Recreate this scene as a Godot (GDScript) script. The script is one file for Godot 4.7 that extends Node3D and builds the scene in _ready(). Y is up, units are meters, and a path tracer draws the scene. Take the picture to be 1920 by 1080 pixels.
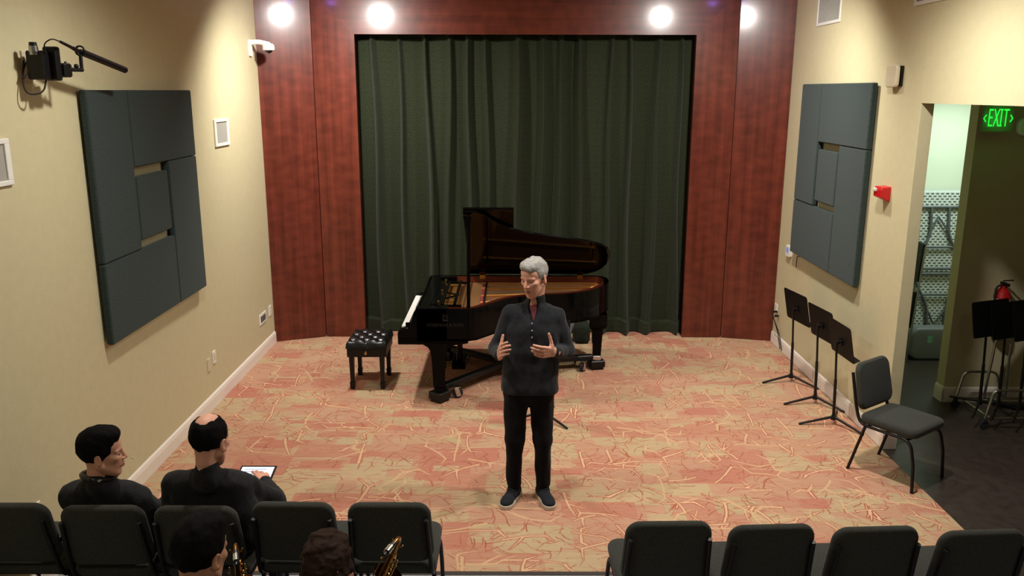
extends Node3D
# A small recital room: cherry wood stage wall with a dark green curtain, a grand piano on a dolly, a speaker standing
# on a patterned carpet, and two rows of black chairs with a few musicians seated in them.

var M := {}
var taken := {}

# ---------------------------------------------------------------- mesh builder
class MB:
	var v := PackedVector3Array()
	var n := PackedVector3Array()
	var t := PackedVector2Array()

	func tri(a: Vector3, b: Vector3, c: Vector3, na: Vector3, nb: Vector3, nc: Vector3, ta := Vector2.ZERO, tb := Vector2.ZERO, tc := Vector2.ZERO) -> void:
		var g := (b - a).cross(c - a)
		if g.dot(na + nb + nc) > 0.0:
			v.append_array([a, c, b]); n.append_array([na, nc, nb]); t.append_array([ta, tc, tb])
		else:
			v.append_array([a, b, c]); n.append_array([na, nb, nc]); t.append_array([ta, tb, tc])

	func flat(a: Vector3, b: Vector3, c: Vector3, out: Vector3) -> void:
		var g := (b - a).cross(c - a)
		if g.length() < 1e-12:
			return
		g = g.normalized()
		if g.dot(out) < 0.0:
			g = -g
		tri(a, b, c, g, g, g)

	func quad(a: Vector3, b: Vector3, c: Vector3, d: Vector3, out: Vector3) -> void:
		flat(a, b, c, out); flat(a, c, d, out)

	func quads(p: Array, nn: Array) -> void:
		tri(p[0], p[1], p[2], nn[0], nn[1], nn[2]); tri(p[0], p[2], p[3], nn[0], nn[2], nn[3])

	# chamfered box
	func box(c: Vector3, s: Vector3, ch := 0.004, b := Basis.IDENTITY) -> void:
		var h := s * 0.5
		ch = minf(ch, minf(h.x, minf(h.y, h.z)) * 0.9)
		var P := func(sx: float, sy: float, sz: float, k: int) -> Vector3:
			var q := Vector3(sx * (h.x - (0.0 if k == 0 else ch)), sy * (h.y - (0.0 if k == 1 else ch)), sz * (h.z - (0.0 if k == 2 else ch)))
			return c + b * q
		for k in 3:
			for s1 in [-1.0, 1.0]:
				var f := []
				for uv in [[-1.0, -1.0], [1.0, -1.0], [1.0, 1.0], [-1.0, 1.0]]:
					var q := [0.0, 0.0, 0.0]
					q[k] = s1; q[(k + 1) % 3] = uv[0]; q[(k + 2) % 3] = uv[1]
					f.append(P.call(q[0], q[1], q[2], k))
				var o := Vector3.ZERO
				o[k] = s1
				quad(f[0], f[1], f[2], f[3], b * o)
		for k in 3:                      # edges that run along axis k
			var i := (k + 1) % 3
			var j := (k + 2) % 3
			for si in [-1.0, 1.0]:
				for sj in [-1.0, 1.0]:
					var a := [0.0, 0.0, 0.0]
					a[i] = si; a[j] = sj
					a[k] = -1.0
					var p0: Vector3 = P.call(a[0], a[1], a[2], i)
					var p1: Vector3 = P.call(a[0], a[1], a[2], j)
					a[k] = 1.0
					var p2: Vector3 = P.call(a[0], a[1], a[2], j)
					var p3: Vector3 = P.call(a[0], a[1], a[2], i)
					var o := Vector3.ZERO
					o[i] = si; o[j] = sj
					quad(p0, p1, p2, p3, b * o)
		for sx in [-1.0, 1.0]:
			for sy in [-1.0, 1.0]:
				for sz in [-1.0, 1.0]:
					flat(P.call(sx, sy, sz, 0), P.call(sx, sy, sz, 1), P.call(sx, sy, sz, 2), b * Vector3(sx, sy, sz))

	# tube along points; r is a number or one radius for each point
	func tube(p: Array, r, sides := 8, caps := true, squash := 1.0) -> void:
		var m := p.size()
		var rings := []
		var norms := []
		var t0: Vector3 = (p[1] - p[0]).normalized()
		var u := t0.cross(Vector3.UP if absf(t0.y) < 0.9 else Vector3.RIGHT).normalized()
		for i in m:
			var a: Vector3 = p[maxi(i - 1, 0)]
			var d: Vector3 = p[mini(i + 1, m - 1)]
			var tg := (d - a).normalized()
			u = (u - tg * u.dot(tg)).normalized()
			var w := tg.cross(u)
			var ring := []
			var nr := []
			var rr: float = r[i] if r is Array else r
			for k in sides:
				var an := TAU * k / sides
				var dir := u * cos(an) + w * sin(an)
				ring.append(p[i] + u * cos(an) * rr + w * sin(an) * rr * squash); nr.append(dir)
			rings.append(ring); norms.append(nr)
		for i in m - 1:
			for k in sides:
				var l := (k + 1) % sides
				quads([rings[i][k], rings[i][l], rings[i + 1][l], rings[i + 1][k]], [norms[i][k], norms[i][l], norms[i + 1][l], norms[i + 1][k]])
		if caps:
			for e in [0, m - 1]:
				var o: Vector3 = (p[0] - p[1]) if e == 0 else (p[m - 1] - p[m - 2])
				for k in sides:
					flat(p[e], rings[e][k], rings[e][(k + 1) % sides], o)

	# lathe of (radius, height) pairs round an axis through c
	func lathe(c: Vector3, prof: Array, seg := 20, b := Basis.IDENTITY) -> void:
		for i in prof.size() - 1:
			var p: Vector2 = prof[i]
			var q: Vector2 = prof[i + 1]
			var sl := Vector2(q.y - p.y, -(q.x - p.x))
			if sl.length() < 1e-9:
				continue
			sl = sl.normalized()
			for k in seg:
				var a0 := TAU * k / seg
				var a1 := TAU * (k + 1) / seg
				var d0 := Vector3(cos(a0), 0, sin(a0))
				var d1 := Vector3(cos(a1), 0, sin(a1))
				var n0 := b * (d0 * sl.x + Vector3.UP * sl.y)
				var n1 := b * (d1 * sl.x + Vector3.UP * sl.y)
				var A := c + b * (d0 * p.x + Vector3.UP * p.y)
				var B := c + b * (d1 * p.x + Vector3.UP * p.y)
				var C := c + b * (d1 * q.x + Vector3.UP * q.y)
				var D := c + b * (d0 * q.x + Vector3.UP * q.y)
				if p.x > 1e-6:
					tri(A, B, C, n0, n1, n1)
				if q.x > 1e-6:
					tri(A, C, D, n0, n1, n0)

	func ball(c: Vector3, r: Vector3, seg := 12, b := Basis.IDENTITY) -> void:
		var rows := seg / 2
		var pt := func(i: int, k: int) -> Array:
			var th := PI * i / rows
			var ph := TAU * k / seg
			var d := Vector3(sin(th) * cos(ph), cos(th), sin(th) * sin(ph))
			return [c + b * (d * r), (b * (d / r)).normalized()]
		for i in rows:
			for k in seg:
				var A: Array = pt.call(i, k)
				var B: Array = pt.call(i, k + 1)
				var C: Array = pt.call(i + 1, k + 1)
				var D: Array = pt.call(i + 1, k)
				if i > 0:
					tri(A[0], B[0], C[0], A[1], B[1], C[1])
				if i < rows - 1:
					tri(A[0], C[0], D[0], A[1], C[1], D[1])

	# polygon extruded along basis z from z0 to z1, edges chamfered by ch (any simple polygon)
	func prism(poly: PackedVector2Array, z0: float, z1: float, xf := Transform3D.IDENTITY, ch := 0.0, smooth := false) -> void:
		var area := 0.0
		var m := poly.size()
		for i in m:
			area += poly[i].cross(poly[(i + 1) % m])
		var nr := []
		var mit := PackedVector2Array()
		for i in m:
			var e0 := (poly[i] - poly[(i + m - 1) % m]).normalized()
			var e1 := (poly[(i + 1) % m] - poly[i]).normalized()
			var n0 := Vector2(e0.y, -e0.x) * signf(area)
			var n1 := Vector2(e1.y, -e1.x) * signf(area)
			var w := (n0 + n1).normalized()
			nr.append(w)
			mit.append(w / maxf(0.35, w.dot(n0)))
		var inset := PackedVector2Array()
		for i in m:
			inset.append(poly[i] - mit[i] * ch)
		var b := xf.basis
		var L := func(q: Vector2, z: float) -> Vector3:
			return xf * Vector3(q.x, q.y, z)
		var idx := Geometry2D.triangulate_polygon(inset)
		for i in range(0, idx.size(), 3):
			flat(L.call(inset[idx[i]], z0), L.call(inset[idx[i + 1]], z0), L.call(inset[idx[i + 2]], z0), b * Vector3(0, 0, z0 - z1))
			flat(L.call(inset[idx[i]], z1), L.call(inset[idx[i + 1]], z1), L.call(inset[idx[i + 2]], z1), b * Vector3(0, 0, z1 - z0))
		var dz := signf(z1 - z0) * ch
		for i in m:
			var j := (i + 1) % m
			var e := (poly[j] - poly[i]).normalized()
			var o := Vector2(e.y, -e.x) * signf(area)
			var ni: Vector3 = (b * Vector3(nr[i].x, nr[i].y, 0)).normalized() if smooth else (b * Vector3(o.x, o.y, 0)).normalized()
			var nj: Vector3 = (b * Vector3(nr[j].x, nr[j].y, 0)).normalized() if smooth else ni
			quads([L.call(poly[i], z0 + dz), L.call(poly[j], z0 + dz), L.call(poly[j], z1 - dz), L.call(poly[i], z1 - dz)], [ni, nj, nj, ni])
			if ch > 0.0:
				quad(L.call(inset[i], z0), L.call(inset[j], z0), L.call(poly[j], z0 + dz), L.call(poly[i], z0 + dz), b * Vector3(o.x, o.y, (z0 - z1) / absf(z1 - z0)))
				quad(L.call(inset[i], z1), L.call(inset[j], z1), L.call(poly[j], z1 - dz), L.call(poly[i], z1 - dz), b * Vector3(o.x, o.y, (z1 - z0) / absf(z1 - z0)))

	# padded slab of a convex polygon: rounded rim of radius r, faces domed by puff
	func pad(poly: PackedVector2Array, depth: float, r: float, puff: float, xf := Transform3D.IDENTITY, bend := 0.0) -> void:
		var m := poly.size()
		var ctr := Vector2.ZERO
		for q in poly:
			ctr += q / m
		var loops := []              # [polygon scale inset, z]
		var K := 5
		for i in range(K + 1):
			var a := PI * 0.5 * i / K
			loops.append([r * (1.0 - sin(a)), depth * 0.5 - r + r * cos(a), 1.0])
		var prof := []
		for f in [0.0, 0.45, 0.75]:
			prof.append([-1.0, depth * 0.5 + puff * (1.0 - f * f), f])
		for l in loops:
			prof.append(l)
		var full := prof.duplicate()
		for i in range(prof.size() - 1, -1, -1):
			full.append([prof[i][0], -prof[i][1], prof[i][2]])
		var P := func(l: Array, i: int) -> Vector3:
			var q := poly[i % m]
			var w := q
			if l[0] < 0.0:
				w = ctr + (q - ctr) * l[2] * (1.0 - r / maxf(0.05, (q - ctr).length()))
			else:
				w = q - (q - ctr).normalized() * l[0]
			var z: float = l[1]
			z += bend * (w.x * w.x)
			return xf * Vector3(w.x, w.y, z)
		for a in full.size() - 1:
			for i in m:
				var p0: Vector3 = P.call(full[a], i)
				var p1: Vector3 = P.call(full[a], i + 1)
				var p2: Vector3 = P.call(full[a + 1], i + 1)
				var p3: Vector3 = P.call(full[a + 1], i)
				var out := (p0 + p1 + p2 + p3) * 0.25 - xf * Vector3(ctr.x, ctr.y, 0)
				if full[a][2] < 0.9:
					out = xf.basis * Vector3(0, 0, signf(full[a][1]))
				quad(p0, p1, p2, p3, out)

	func text(s: String, at: Transform3D, size: float, depth := 0.002, font := "Droid Sans") -> void:
		var tm := TextMesh.new()
		var f := SystemFont.new()
		f.font_names = PackedStringArray([font])
		tm.font = f; tm.text = s; tm.font_size = 32; tm.pixel_size = size / 24.0; tm.depth = depth; tm.curve_step = 2.0
		var a := tm.get_mesh_arrays() if tm.has_method("get_mesh_arrays") else tm.surface_get_arrays(0)
		var ix: PackedInt32Array = a[Mesh.ARRAY_INDEX]
		for i in range(0, ix.size(), 3):
			tri(at * a[0][ix[i]], at * a[0][ix[i + 1]], at * a[0][ix[i + 2]], at.basis * a[1][ix[i]], at.basis * a[1][ix[i + 1]], at.basis * a[1][ix[i + 2]])

	func merge(o: MB, xf := Transform3D.IDENTITY) -> void:
		for i in o.v.size():
			v.append(xf * o.v[i]); n.append((xf.basis * o.n[i]).normalized()); t.append(o.t[i])

	func smooth_normals() -> void:
		var acc := {}
		for i in v.size():
			var k := (v[i] * 2000.0).round()
			acc[k] = acc.get(k, Vector3.ZERO) + n[i]
		for i in v.size():
			n[i] = (acc[(v[i] * 2000.0).round()] as Vector3).normalized()

	func mesh(off := Vector3.ZERO) -> ArrayMesh:
		var a := []
		a.resize(Mesh.ARRAY_MAX)
		var w := v
		if off != Vector3.ZERO:
			w = PackedVector3Array()
			for p in v:
				w.append(p - off)
		a[Mesh.ARRAY_VERTEX] = w; a[Mesh.ARRAY_NORMAL] = n; a[Mesh.ARRAY_TEX_UV] = t
		var m := ArrayMesh.new()
		m.add_surface_from_arrays(Mesh.PRIMITIVE_TRIANGLES, a)
		return m

# ---------------------------------------------------------------- distance field, meshed as surface nets
class Field:
	var o: Vector3
	var c: float
	var nx: int
	var ny: int
	var nz: int
	var d := PackedFloat32Array()

	func _init(lo: Vector3, hi: Vector3, cell: float) -> void:
		o = lo; c = cell
		nx = int((hi.x - lo.x) / cell) + 2; ny = int((hi.y - lo.y) / cell) + 2; nz = int((hi.z - lo.z) / cell) + 2
		d.resize(nx * ny * nz); d.fill(1.0)

	func span(lo: Vector3, hi: Vector3) -> Array:
		var a := ((lo - o) / c).floor()
		var b := ((hi - o) / c).ceil()
		return [maxi(0, int(a.x)), maxi(0, int(a.y)), maxi(0, int(a.z)), mini(nx - 1, int(b.x)), mini(ny - 1, int(b.y)), mini(nz - 1, int(b.z))]

	func cap(a: Vector3, b: Vector3, ra: float, rb: float, k := 0.02) -> void:
		var r := maxf(ra, rb) + k + 3.0 * c
		var e := Vector3(r, r, r)
		var s := span(a.min(b) - e, a.max(b) + e)
		var ba := b - a
		var l2 := maxf(ba.length_squared(), 1e-9)
		for z in range(s[2], s[5] + 1):
			for y in range(s[1], s[4] + 1):
				var at := (z * ny + y) * nx
				var p := Vector3(o.x + c * s[0], o.y + c * y, o.z + c * z) - a
				for x in range(s[0], s[3] + 1):
					var t := clampf(p.dot(ba) / l2, 0.0, 1.0)
					var f := (p - ba * t).length() - (ra + (rb - ra) * t)
					var g := d[at + x]
					var h := k - absf(f - g)
					d[at + x] = minf(f, g) - (h * h * 0.25 / k if h > 0.0 else 0.0)
					p.x += c

	func ell(ct: Vector3, r: Vector3, k := 0.02, bs := Basis.IDENTITY, cut := false) -> void:
		var m := maxf(r.x, maxf(r.y, r.z)) + k + 3.0 * c
		var e := Vector3(m, m, m)
		var s := span(ct - e, ct + e)
		var iv := bs.inverse()
		var step := iv * Vector3(c, 0, 0)
		for z in range(s[2], s[5] + 1):
			for y in range(s[1], s[4] + 1):
				var at := (z * ny + y) * nx
				var q := iv * (Vector3(o.x + c * s[0], o.y + c * y, o.z + c * z) - ct)
				for x in range(s[0], s[3] + 1):
					var w := q / r
					var k0 := w.length()
					var k1 := (w / r).length()
					var f := k0 * (k0 - 1.0) / maxf(k1, 1e-6)
					var g := d[at + x]
					if cut:
						var h := k - absf(-f - g)
						d[at + x] = maxf(-f, g) + (h * h * 0.25 / k if h > 0.0 else 0.0)
					else:
						var h := k - absf(f - g)
						d[at + x] = minf(f, g) - (h * h * 0.25 / k if h > 0.0 else 0.0)
					q += step

	func plane(p0: Vector3, nn: Vector3, k := 0.004) -> void:      # keeps what lies behind the plane
		nn = nn.normalized()
		for z in nz:
			for y in ny:
				var at := (z * ny + y) * nx
				var f := (Vector3(o.x, o.y + c * y, o.z + c * z) - p0).dot(nn)
				for x in nx:
					var g := d[at + x]
					var h := k - absf(f - g)
					d[at + x] = maxf(f, g) + (h * h * 0.25 / k if h > 0.0 else 0.0)
					f += c * nn.x

	func rough(amp: float, freq: float, sd: int, stretch := Vector3.ONE) -> void:
		var nse := FastNoiseLite.new()
		nse.seed = sd; nse.frequency = freq; nse.fractal_octaves = 2
		var lim := c * 2.5 + amp
		for z in nz:
			for y in ny:
				var at := (z * ny + y) * nx
				for x in nx:
					if absf(d[at + x]) < lim:
						d[at + x] += amp * nse.get_noise_3dv(Vector3(o.x + c * x, o.y + c * y, o.z + c * z) * stretch)

	func emit(mb: MB, xf := Transform3D.IDENTITY) -> void:
		var id := PackedInt32Array()
		id.resize(nx * ny * nz); id.fill(-1)
		var P := PackedVector3Array()
		var N := PackedVector3Array()
		var ox := 1
		var oy := nx
		var oz := nx * ny
		for z in nz - 1:
			for y in ny - 1:
				var at := (z * ny + y) * nx
				for x in nx - 1:
					var i := at + x
					var a := d[i]
					if a > 0.9 or a < -0.9:
						continue
					var b := d[i + ox]; var e := d[i + oy]; var f := d[i + ox + oy]
					var g := d[i + oz]; var h := d[i + ox + oz]; var j := d[i + oy + oz]; var l := d[i + ox + oy + oz]
					var s := int(a < 0.0) + int(b < 0.0) + int(e < 0.0) + int(f < 0.0) + int(g < 0.0) + int(h < 0.0) + int(j < 0.0) + int(l < 0.0)
					if s == 0 or s == 8:
						continue
					var sum := Vector3.ZERO
					var cnt := 0
					if (a < 0.0) != (b < 0.0): sum += Vector3(a / (a - b), 0, 0); cnt += 1
					if (e < 0.0) != (f < 0.0): sum += Vector3(e / (e - f), 1, 0); cnt += 1
					if (g < 0.0) != (h < 0.0): sum += Vector3(g / (g - h), 0, 1); cnt += 1
					if (j < 0.0) != (l < 0.0): sum += Vector3(j / (j - l), 1, 1); cnt += 1
					if (a < 0.0) != (e < 0.0): sum += Vector3(0, a / (a - e), 0); cnt += 1
					if (b < 0.0) != (f < 0.0): sum += Vector3(1, b / (b - f), 0); cnt += 1
					if (g < 0.0) != (j < 0.0): sum += Vector3(0, g / (g - j), 1); cnt += 1
					if (h < 0.0) != (l < 0.0): sum += Vector3(1, h / (h - l), 1); cnt += 1
					if (a < 0.0) != (g < 0.0): sum += Vector3(0, 0, a / (a - g)); cnt += 1
					if (b < 0.0) != (h < 0.0): sum += Vector3(1, 0, b / (b - h)); cnt += 1
					if (e < 0.0) != (j < 0.0): sum += Vector3(0, 1, e / (e - j)); cnt += 1
					if (f < 0.0) != (l < 0.0): sum += Vector3(1, 1, f / (f - l)); cnt += 1
					id[i] = P.size()
					P.append(o + (Vector3(x, y, z) + sum / cnt) * c)
					N.append(Vector3(b + f + h + l - a - e - g - j, e + f + j + l - a - b - g - h, g + h + j + l - a - b - e - f).normalized())
		for i in P.size():
			P[i] = xf * P[i]; N[i] = (xf.basis * N[i]).normalized()
		for z in range(1, nz - 1):
			for y in range(1, ny - 1):
				var at := (z * ny + y) * nx
				for x in range(1, nx - 1):
					var i := at + x
					if id[i] < 0:
						continue
					var a := d[i] < 0.0
					if a != (d[i + ox] < 0.0):
						_q(mb, P, N, id[i], id[i - oy], id[i - oy - oz], id[i - oz])
					if a != (d[i + oy] < 0.0):
						_q(mb, P, N, id[i], id[i - ox], id[i - ox - oz], id[i - oz])
					if a != (d[i + oz] < 0.0):
						_q(mb, P, N, id[i], id[i - ox], id[i - ox - oy], id[i - oy])

	func _q(mb: MB, P: PackedVector3Array, N: PackedVector3Array, a: int, b: int, e: int, f: int) -> void:
		if a < 0 or b < 0 or e < 0 or f < 0:
			return
		mb.tri(P[a], P[b], P[e], N[a], N[b], N[e]); mb.tri(P[a], P[e], P[f], N[a], N[e], N[f])

# ---------------------------------------------------------------- nodes, names, labels
func numbered(called: String, parent: Node) -> String:
	var nm := called
	var k := 0
	while parent.has_node(NodePath(nm)):
		k += 1
		nm = "%s_%03d" % [called, k]
	return nm

func place_of(o: Node) -> Vector3:
	var p := Vector3.ZERO
	while o is Node3D and o != self:
		p += (o as Node3D).position
		o = o.get_parent()
	return p

func tag(o: Node, label: String, category: String, group := "", kind := "") -> Node:
	if label != "":
		o.set_meta("label", label)
	if category != "":
		o.set_meta("category", category)
	if group != "":
		o.set_meta("group", group)
	if kind != "":
		o.set_meta("kind", kind)
	return o

func thing(called: String, at: Vector3, label: String, category: String, group := "") -> Node3D:
	var o := Node3D.new()
	o.name = numbered(called, self)
	add_child(o, true)
	o.position = at
	tag(o, label, category, group)
	return o

func obj(called: String, mb: MB, mat: Material, parent: Node = null) -> MeshInstance3D:
	var o := MeshInstance3D.new()
	var par: Node = self if parent == null else parent
	o.name = numbered(called, par)
	o.mesh = mb.mesh(place_of(par))
	o.material_override = mat
	par.add_child(o, true)
	return o

func single(called: String, mb: MB, mat: Material, label: String, category: String, group := "") -> MeshInstance3D:
	return tag(obj(called, mb, mat), label, category, group)

func struct(called: String, mb: MB, mat: Material, label: String, category: String) -> MeshInstance3D:
	return tag(obj(called, mb, mat), label, category, "", "structure")

func copy_of(o: Node3D, label: String, group := "") -> Node3D:
	var base := RegEx.create_from_string("_[0-9]{3}$").sub(String(o.name), "")
	var c: Node3D = o.duplicate()
	c.name = numbered(base, self)
	add_child(c, true)
	c.set_meta("label", label)
	if group != "":
		c.set_meta("group", group)
	return c

func bx(lo: Vector3, hi: Vector3, ch := 0.002) -> MB:
	var m := MB.new()
	m.box((lo + hi) * 0.5, hi - lo, ch)
	return m

func rrect(w: float, h: float, r: float, seg := 5, top := 1.0) -> PackedVector2Array:
	var p := PackedVector2Array()
	for q in [[1, 1, 0.0], [-1, 1, PI / 2], [-1, -1, PI], [1, -1, PI * 1.5]]:
		for i in seg + 1:
			var a: float = q[2] + PI / 2 * i / seg
			var y: float = q[1] * (h / 2 - r) + r * sin(a)
			var f := lerpf(1.0, top, (y + h / 2) / h)
			p.append(Vector2((q[0] * (w / 2 - r) + r * cos(a)) * f, y))
	return p

func arc(c: Vector3, u: Vector3, w: Vector3, r: float, a0: float, a1: float, n := 6) -> Array:
	var out := []
	for i in n + 1:
		var a := lerpf(a0, a1, float(i) / n)
		out.append(c + u * cos(a) * r + w * sin(a) * r)
	return out

# a path whose corners are rounded by r
func bent(p: Array, r: float, n := 5) -> Array:
	var out := [p[0]]
	for i in range(1, p.size() - 1):
		var a: Vector3 = p[i - 1]
		var b: Vector3 = p[i]
		var c: Vector3 = p[i + 1]
		var rr := minf(r, minf((a - b).length(), (c - b).length()) * 0.49)
		var s := b + (a - b).normalized() * rr
		var e := b + (c - b).normalized() * rr
		for k in n + 1:
			var t := float(k) / n
			out.append(s.lerp(b, t).lerp(b.lerp(e, t), t))
	out.append(p[p.size() - 1])
	return out

# ---------------------------------------------------------------- materials
func mat(c: Color, rough := 0.7, metal := 0.0, spec := 0.5) -> StandardMaterial3D:
	var m := StandardMaterial3D.new()
	m.albedo_color = c; m.roughness = rough; m.metallic = metal; m.metallic_specular = spec
	return m

func rgb(r: int, g: int, b: int) -> Color:
	return Color(r / 255.0, g / 255.0, b / 255.0)

func noise_tex(freq: float, ramp: Array, sd: int, size := 256, oct := 4, kind := FastNoiseLite.TYPE_SIMPLEX_SMOOTH) -> NoiseTexture2D:
	var nse := FastNoiseLite.new()
	nse.noise_type = kind; nse.frequency = freq; nse.seed = sd; nse.fractal_octaves = oct
	var t := NoiseTexture2D.new()
	t.width = size; t.height = size; t.seamless = true; t.noise = nse
	var g := Gradient.new()
	g.offsets = PackedFloat32Array(); g.colors = PackedColorArray()
	var offs := PackedFloat32Array()
	var cols := PackedColorArray()
	for i in ramp.size():
		offs.append(float(i) / (ramp.size() - 1)); cols.append(ramp[i])
	g.offsets = offs; g.colors = cols
	t.color_ramp = g
	return t

func bump_tex(freq: float, sd: int, strength := 4.0, size := 256) -> NoiseTexture2D:
	var nse := FastNoiseLite.new()
	nse.frequency = freq; nse.seed = sd; nse.fractal_octaves = 3
	var t := NoiseTexture2D.new()
	t.width = size; t.height = size; t.seamless = true; t.noise = nse; t.as_normal_map = true; t.bump_strength = strength
	return t

func tri_mat(m: StandardMaterial3D, tex: Texture2D, nrm: Texture2D, scale: float, nscale := 0.4) -> StandardMaterial3D:
	m.uv1_triplanar = true; m.uv1_world_triplanar = true
	m.uv1_scale = Vector3(scale, scale, scale)
	if tex:
		m.albedo_color = Color.WHITE; m.albedo_texture = tex
	if nrm:
		m.normal_enabled = true; m.normal_texture = nrm; m.normal_scale = nscale
	return m

func shade(c: Color, f: float) -> Color:
	return Color(c.r * f, c.g * f, c.b * f)

func cloth(c: Color, sd: int, scale := 6.0, sheen := 0.3) -> StandardMaterial3D:
	var m := tri_mat(mat(c, 0.9, 0.0, 0.2), noise_tex(0.06, [shade(c, 0.8), c, shade(c, 1.2)], sd, 128), bump_tex(0.15, sd + 1, 3.0, 128), scale, 0.3)
	m.rim_enabled = sheen > 0.0; m.rim = sheen; m.rim_tint = 0.6
	return m

func wood_image() -> ImageTexture:
	var W := 512
	var Hh := 1024
	var im := Image.create(W, Hh, true, Image.FORMAT_RGB8)
	var a := FastNoiseLite.new(); a.seed = 5; a.frequency = 0.012; a.fractal_octaves = 3
	var b := FastNoiseLite.new(); b.seed = 9; b.frequency = 0.05; b.fractal_octaves = 3
	var e := FastNoiseLite.new(); e.seed = 12; e.frequency = 0.02; e.fractal_octaves = 2
	var c0 := rgb(72, 29, 20)
	var c1 := rgb(112, 51, 36)
	for y in Hh:
		for x in W:
			var band := a.get_noise_2d(x * 2.2, y * 0.16)
			var grain := b.get_noise_2d(x * 3.0, y * 0.10)
			var figure := e.get_noise_2d(x * 0.5, y * 1.6)
			var f := clampf(0.52 + band * 0.42 + grain * 0.10 + figure * 0.30, 0.0, 1.0)
			im.set_pixel(x, y, c0.lerp(c1, f))
	im.generate_mipmaps()
	return ImageTexture.create_from_image(im)

func stroke(im: Image, p: Vector2, ang: float, length: float, w: float, col: Color, wob: float, rng: RandomNumberGenerator, pts: Array) -> void:
	var s := 0.0
	var curl := rng.randf_range(-wob, wob)
	while s < length:
		pts.append(p)
		p += Vector2(cos(ang), sin(ang)) * 3.0
		ang += curl * 0.03 + rng.randf_range(-wob, wob) * 0.07
		s += 3.0

func dab(im: Image, pts: Array, w0: float, w1: float, col: Color) -> void:
	var W := im.get_width()
	var Hh := im.get_height()
	for i in pts.size():
		var w := lerpf(w0, w1, float(i) / maxf(1.0, pts.size() - 1))
		var p: Vector2 = pts[i]
		var r := Rect2i(int(p.x - w * 0.5), int(p.y - w * 0.5), maxi(1, int(round(w))), maxi(1, int(round(w))))
		r = r.intersection(Rect2i(0, 0, W, Hh))
		if r.size.x > 0 and r.size.y > 0:
			im.fill_rect(r, col)

func carpet_image() -> ImageTexture:
	var W := 2048
	var im := Image.create(W, W, true, Image.FORMAT_RGB8)
	var rng := RandomNumberGenerator.new()
	rng.seed = 77
	var tan := rgb(180, 156, 122)
	var rose := rgb(176, 118, 98)
	var mid := rgb(180, 138, 112)
	im.fill(mid)
	# woven blocks of tan and rose, laid like a loose patchwork (about 0.12 to 0.5 m a side)
	for k in 520:
		var w := rng.randi_range(50, 190)
		var h := rng.randi_range(36, 130)
		var f := rng.randf()
		var col := tan.lerp(rgb(176, 152, 118), rng.randf()) if f < 0.42 else (rose.lerp(mid, rng.randf() * 0.7) if f < 0.8 else mid.lerp(tan, rng.randf()))
		im.fill_rect(Rect2i(rng.randi_range(-60, W), rng.randi_range(-40, W), w, h), col)
	# heathered yarn: short weft streaks of a slightly different dye
	for k in 26000:
		var x := rng.randi_range(0, W - 1)
		var y := rng.randi_range(0, W - 1)
		var c := im.get_pixel(x, y)
		var f := rng.randf_range(-0.07, 0.07)
		im.fill_rect(Rect2i(x, y, rng.randi_range(8, 40), rng.randi_range(1, 2)), Color(c.r * (1.0 + f * 0.7), c.g * (1.0 + f), c.b * (1.0 + f * 1.2)))
	# fine rust grain running across, denser where the ground is rose
	for k in 5200:
		var p := Vector2(rng.randf() * W, rng.randf() * W)
		var g0 := im.get_pixelv(Vector2i(p))
		if g0.g > 0.52 and rng.randf() < 0.7:
			continue
		var pts := []
		stroke(im, p, rng.randf_range(-0.16, 0.16), rng.randf_range(30, 120), 2.0, rose, 0.22, rng, pts)
		dab(im, pts, 2.6, 1.0, rgb(166, 102, 82).lerp(g0, rng.randf_range(0.1, 0.6)))
	# thin rust twigs
	for k in 3400:
		var pts := []
		stroke(im, Vector2(rng.randf() * W, rng.randf() * W), rng.randf() * TAU, rng.randf_range(20, 80), 3.0, rose, 1.9, rng, pts)
		dab(im, pts, 3.0, 2.0, rgb(150, 84, 64).lerp(rgb(174, 116, 92), rng.randf()))
	# pale coral branches with a rust outline: thick at the joints and ends, thin between
	for k in 480:
		var p := Vector2(rng.randf() * W, rng.randf() * W)
		var ang := rng.randf() * TAU
		if rng.randf() < 0.55:
			ang = roundf(ang / (PI / 2)) * PI / 2 + rng.randf_range(-0.08, 0.08)
		var arms := []
		var main := []
		stroke(im, p, ang, rng.randf_range(40, 150), 0.0, rose, 0.5, rng, main)
		arms.append([main, rng.randf_range(4, 8), rng.randf_range(3, 5)])
		for j in rng.randi_range(1, 3):
			var w := rng.randi_range(0, 2)
			var q: Vector2 = main[[0, main.size() - 1, main.size() / 2][w]]
			var br := []
			stroke(im, q, ang + (PI if w == 0 else 0.0) + (1.0 if rng.randf() < 0.5 else -1.0) * rng.randf_range(0.6, 1.3), rng.randf_range(24, 70), 0.0, rose, 0.7, rng, br)
			arms.append([br, rng.randf_range(4, 7), 2.0])
		var soft := sqrt(rng.randf())
		var rim := rgb(150, 80, 60).lerp(mid, soft * 0.8)
		var core := rgb(214, 174, 142).lerp(rgb(192, 158, 120), soft * 0.9)
		if soft < 0.8:
			for a in arms:
				dab(im, a[0], a[1] + 5.0, a[2] + 4.0, rim)
		for a in arms:
			dab(im, a[0], a[1], a[2], core)
	im.generate_mipmaps()
	return ImageTexture.create_from_image(im)

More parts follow.
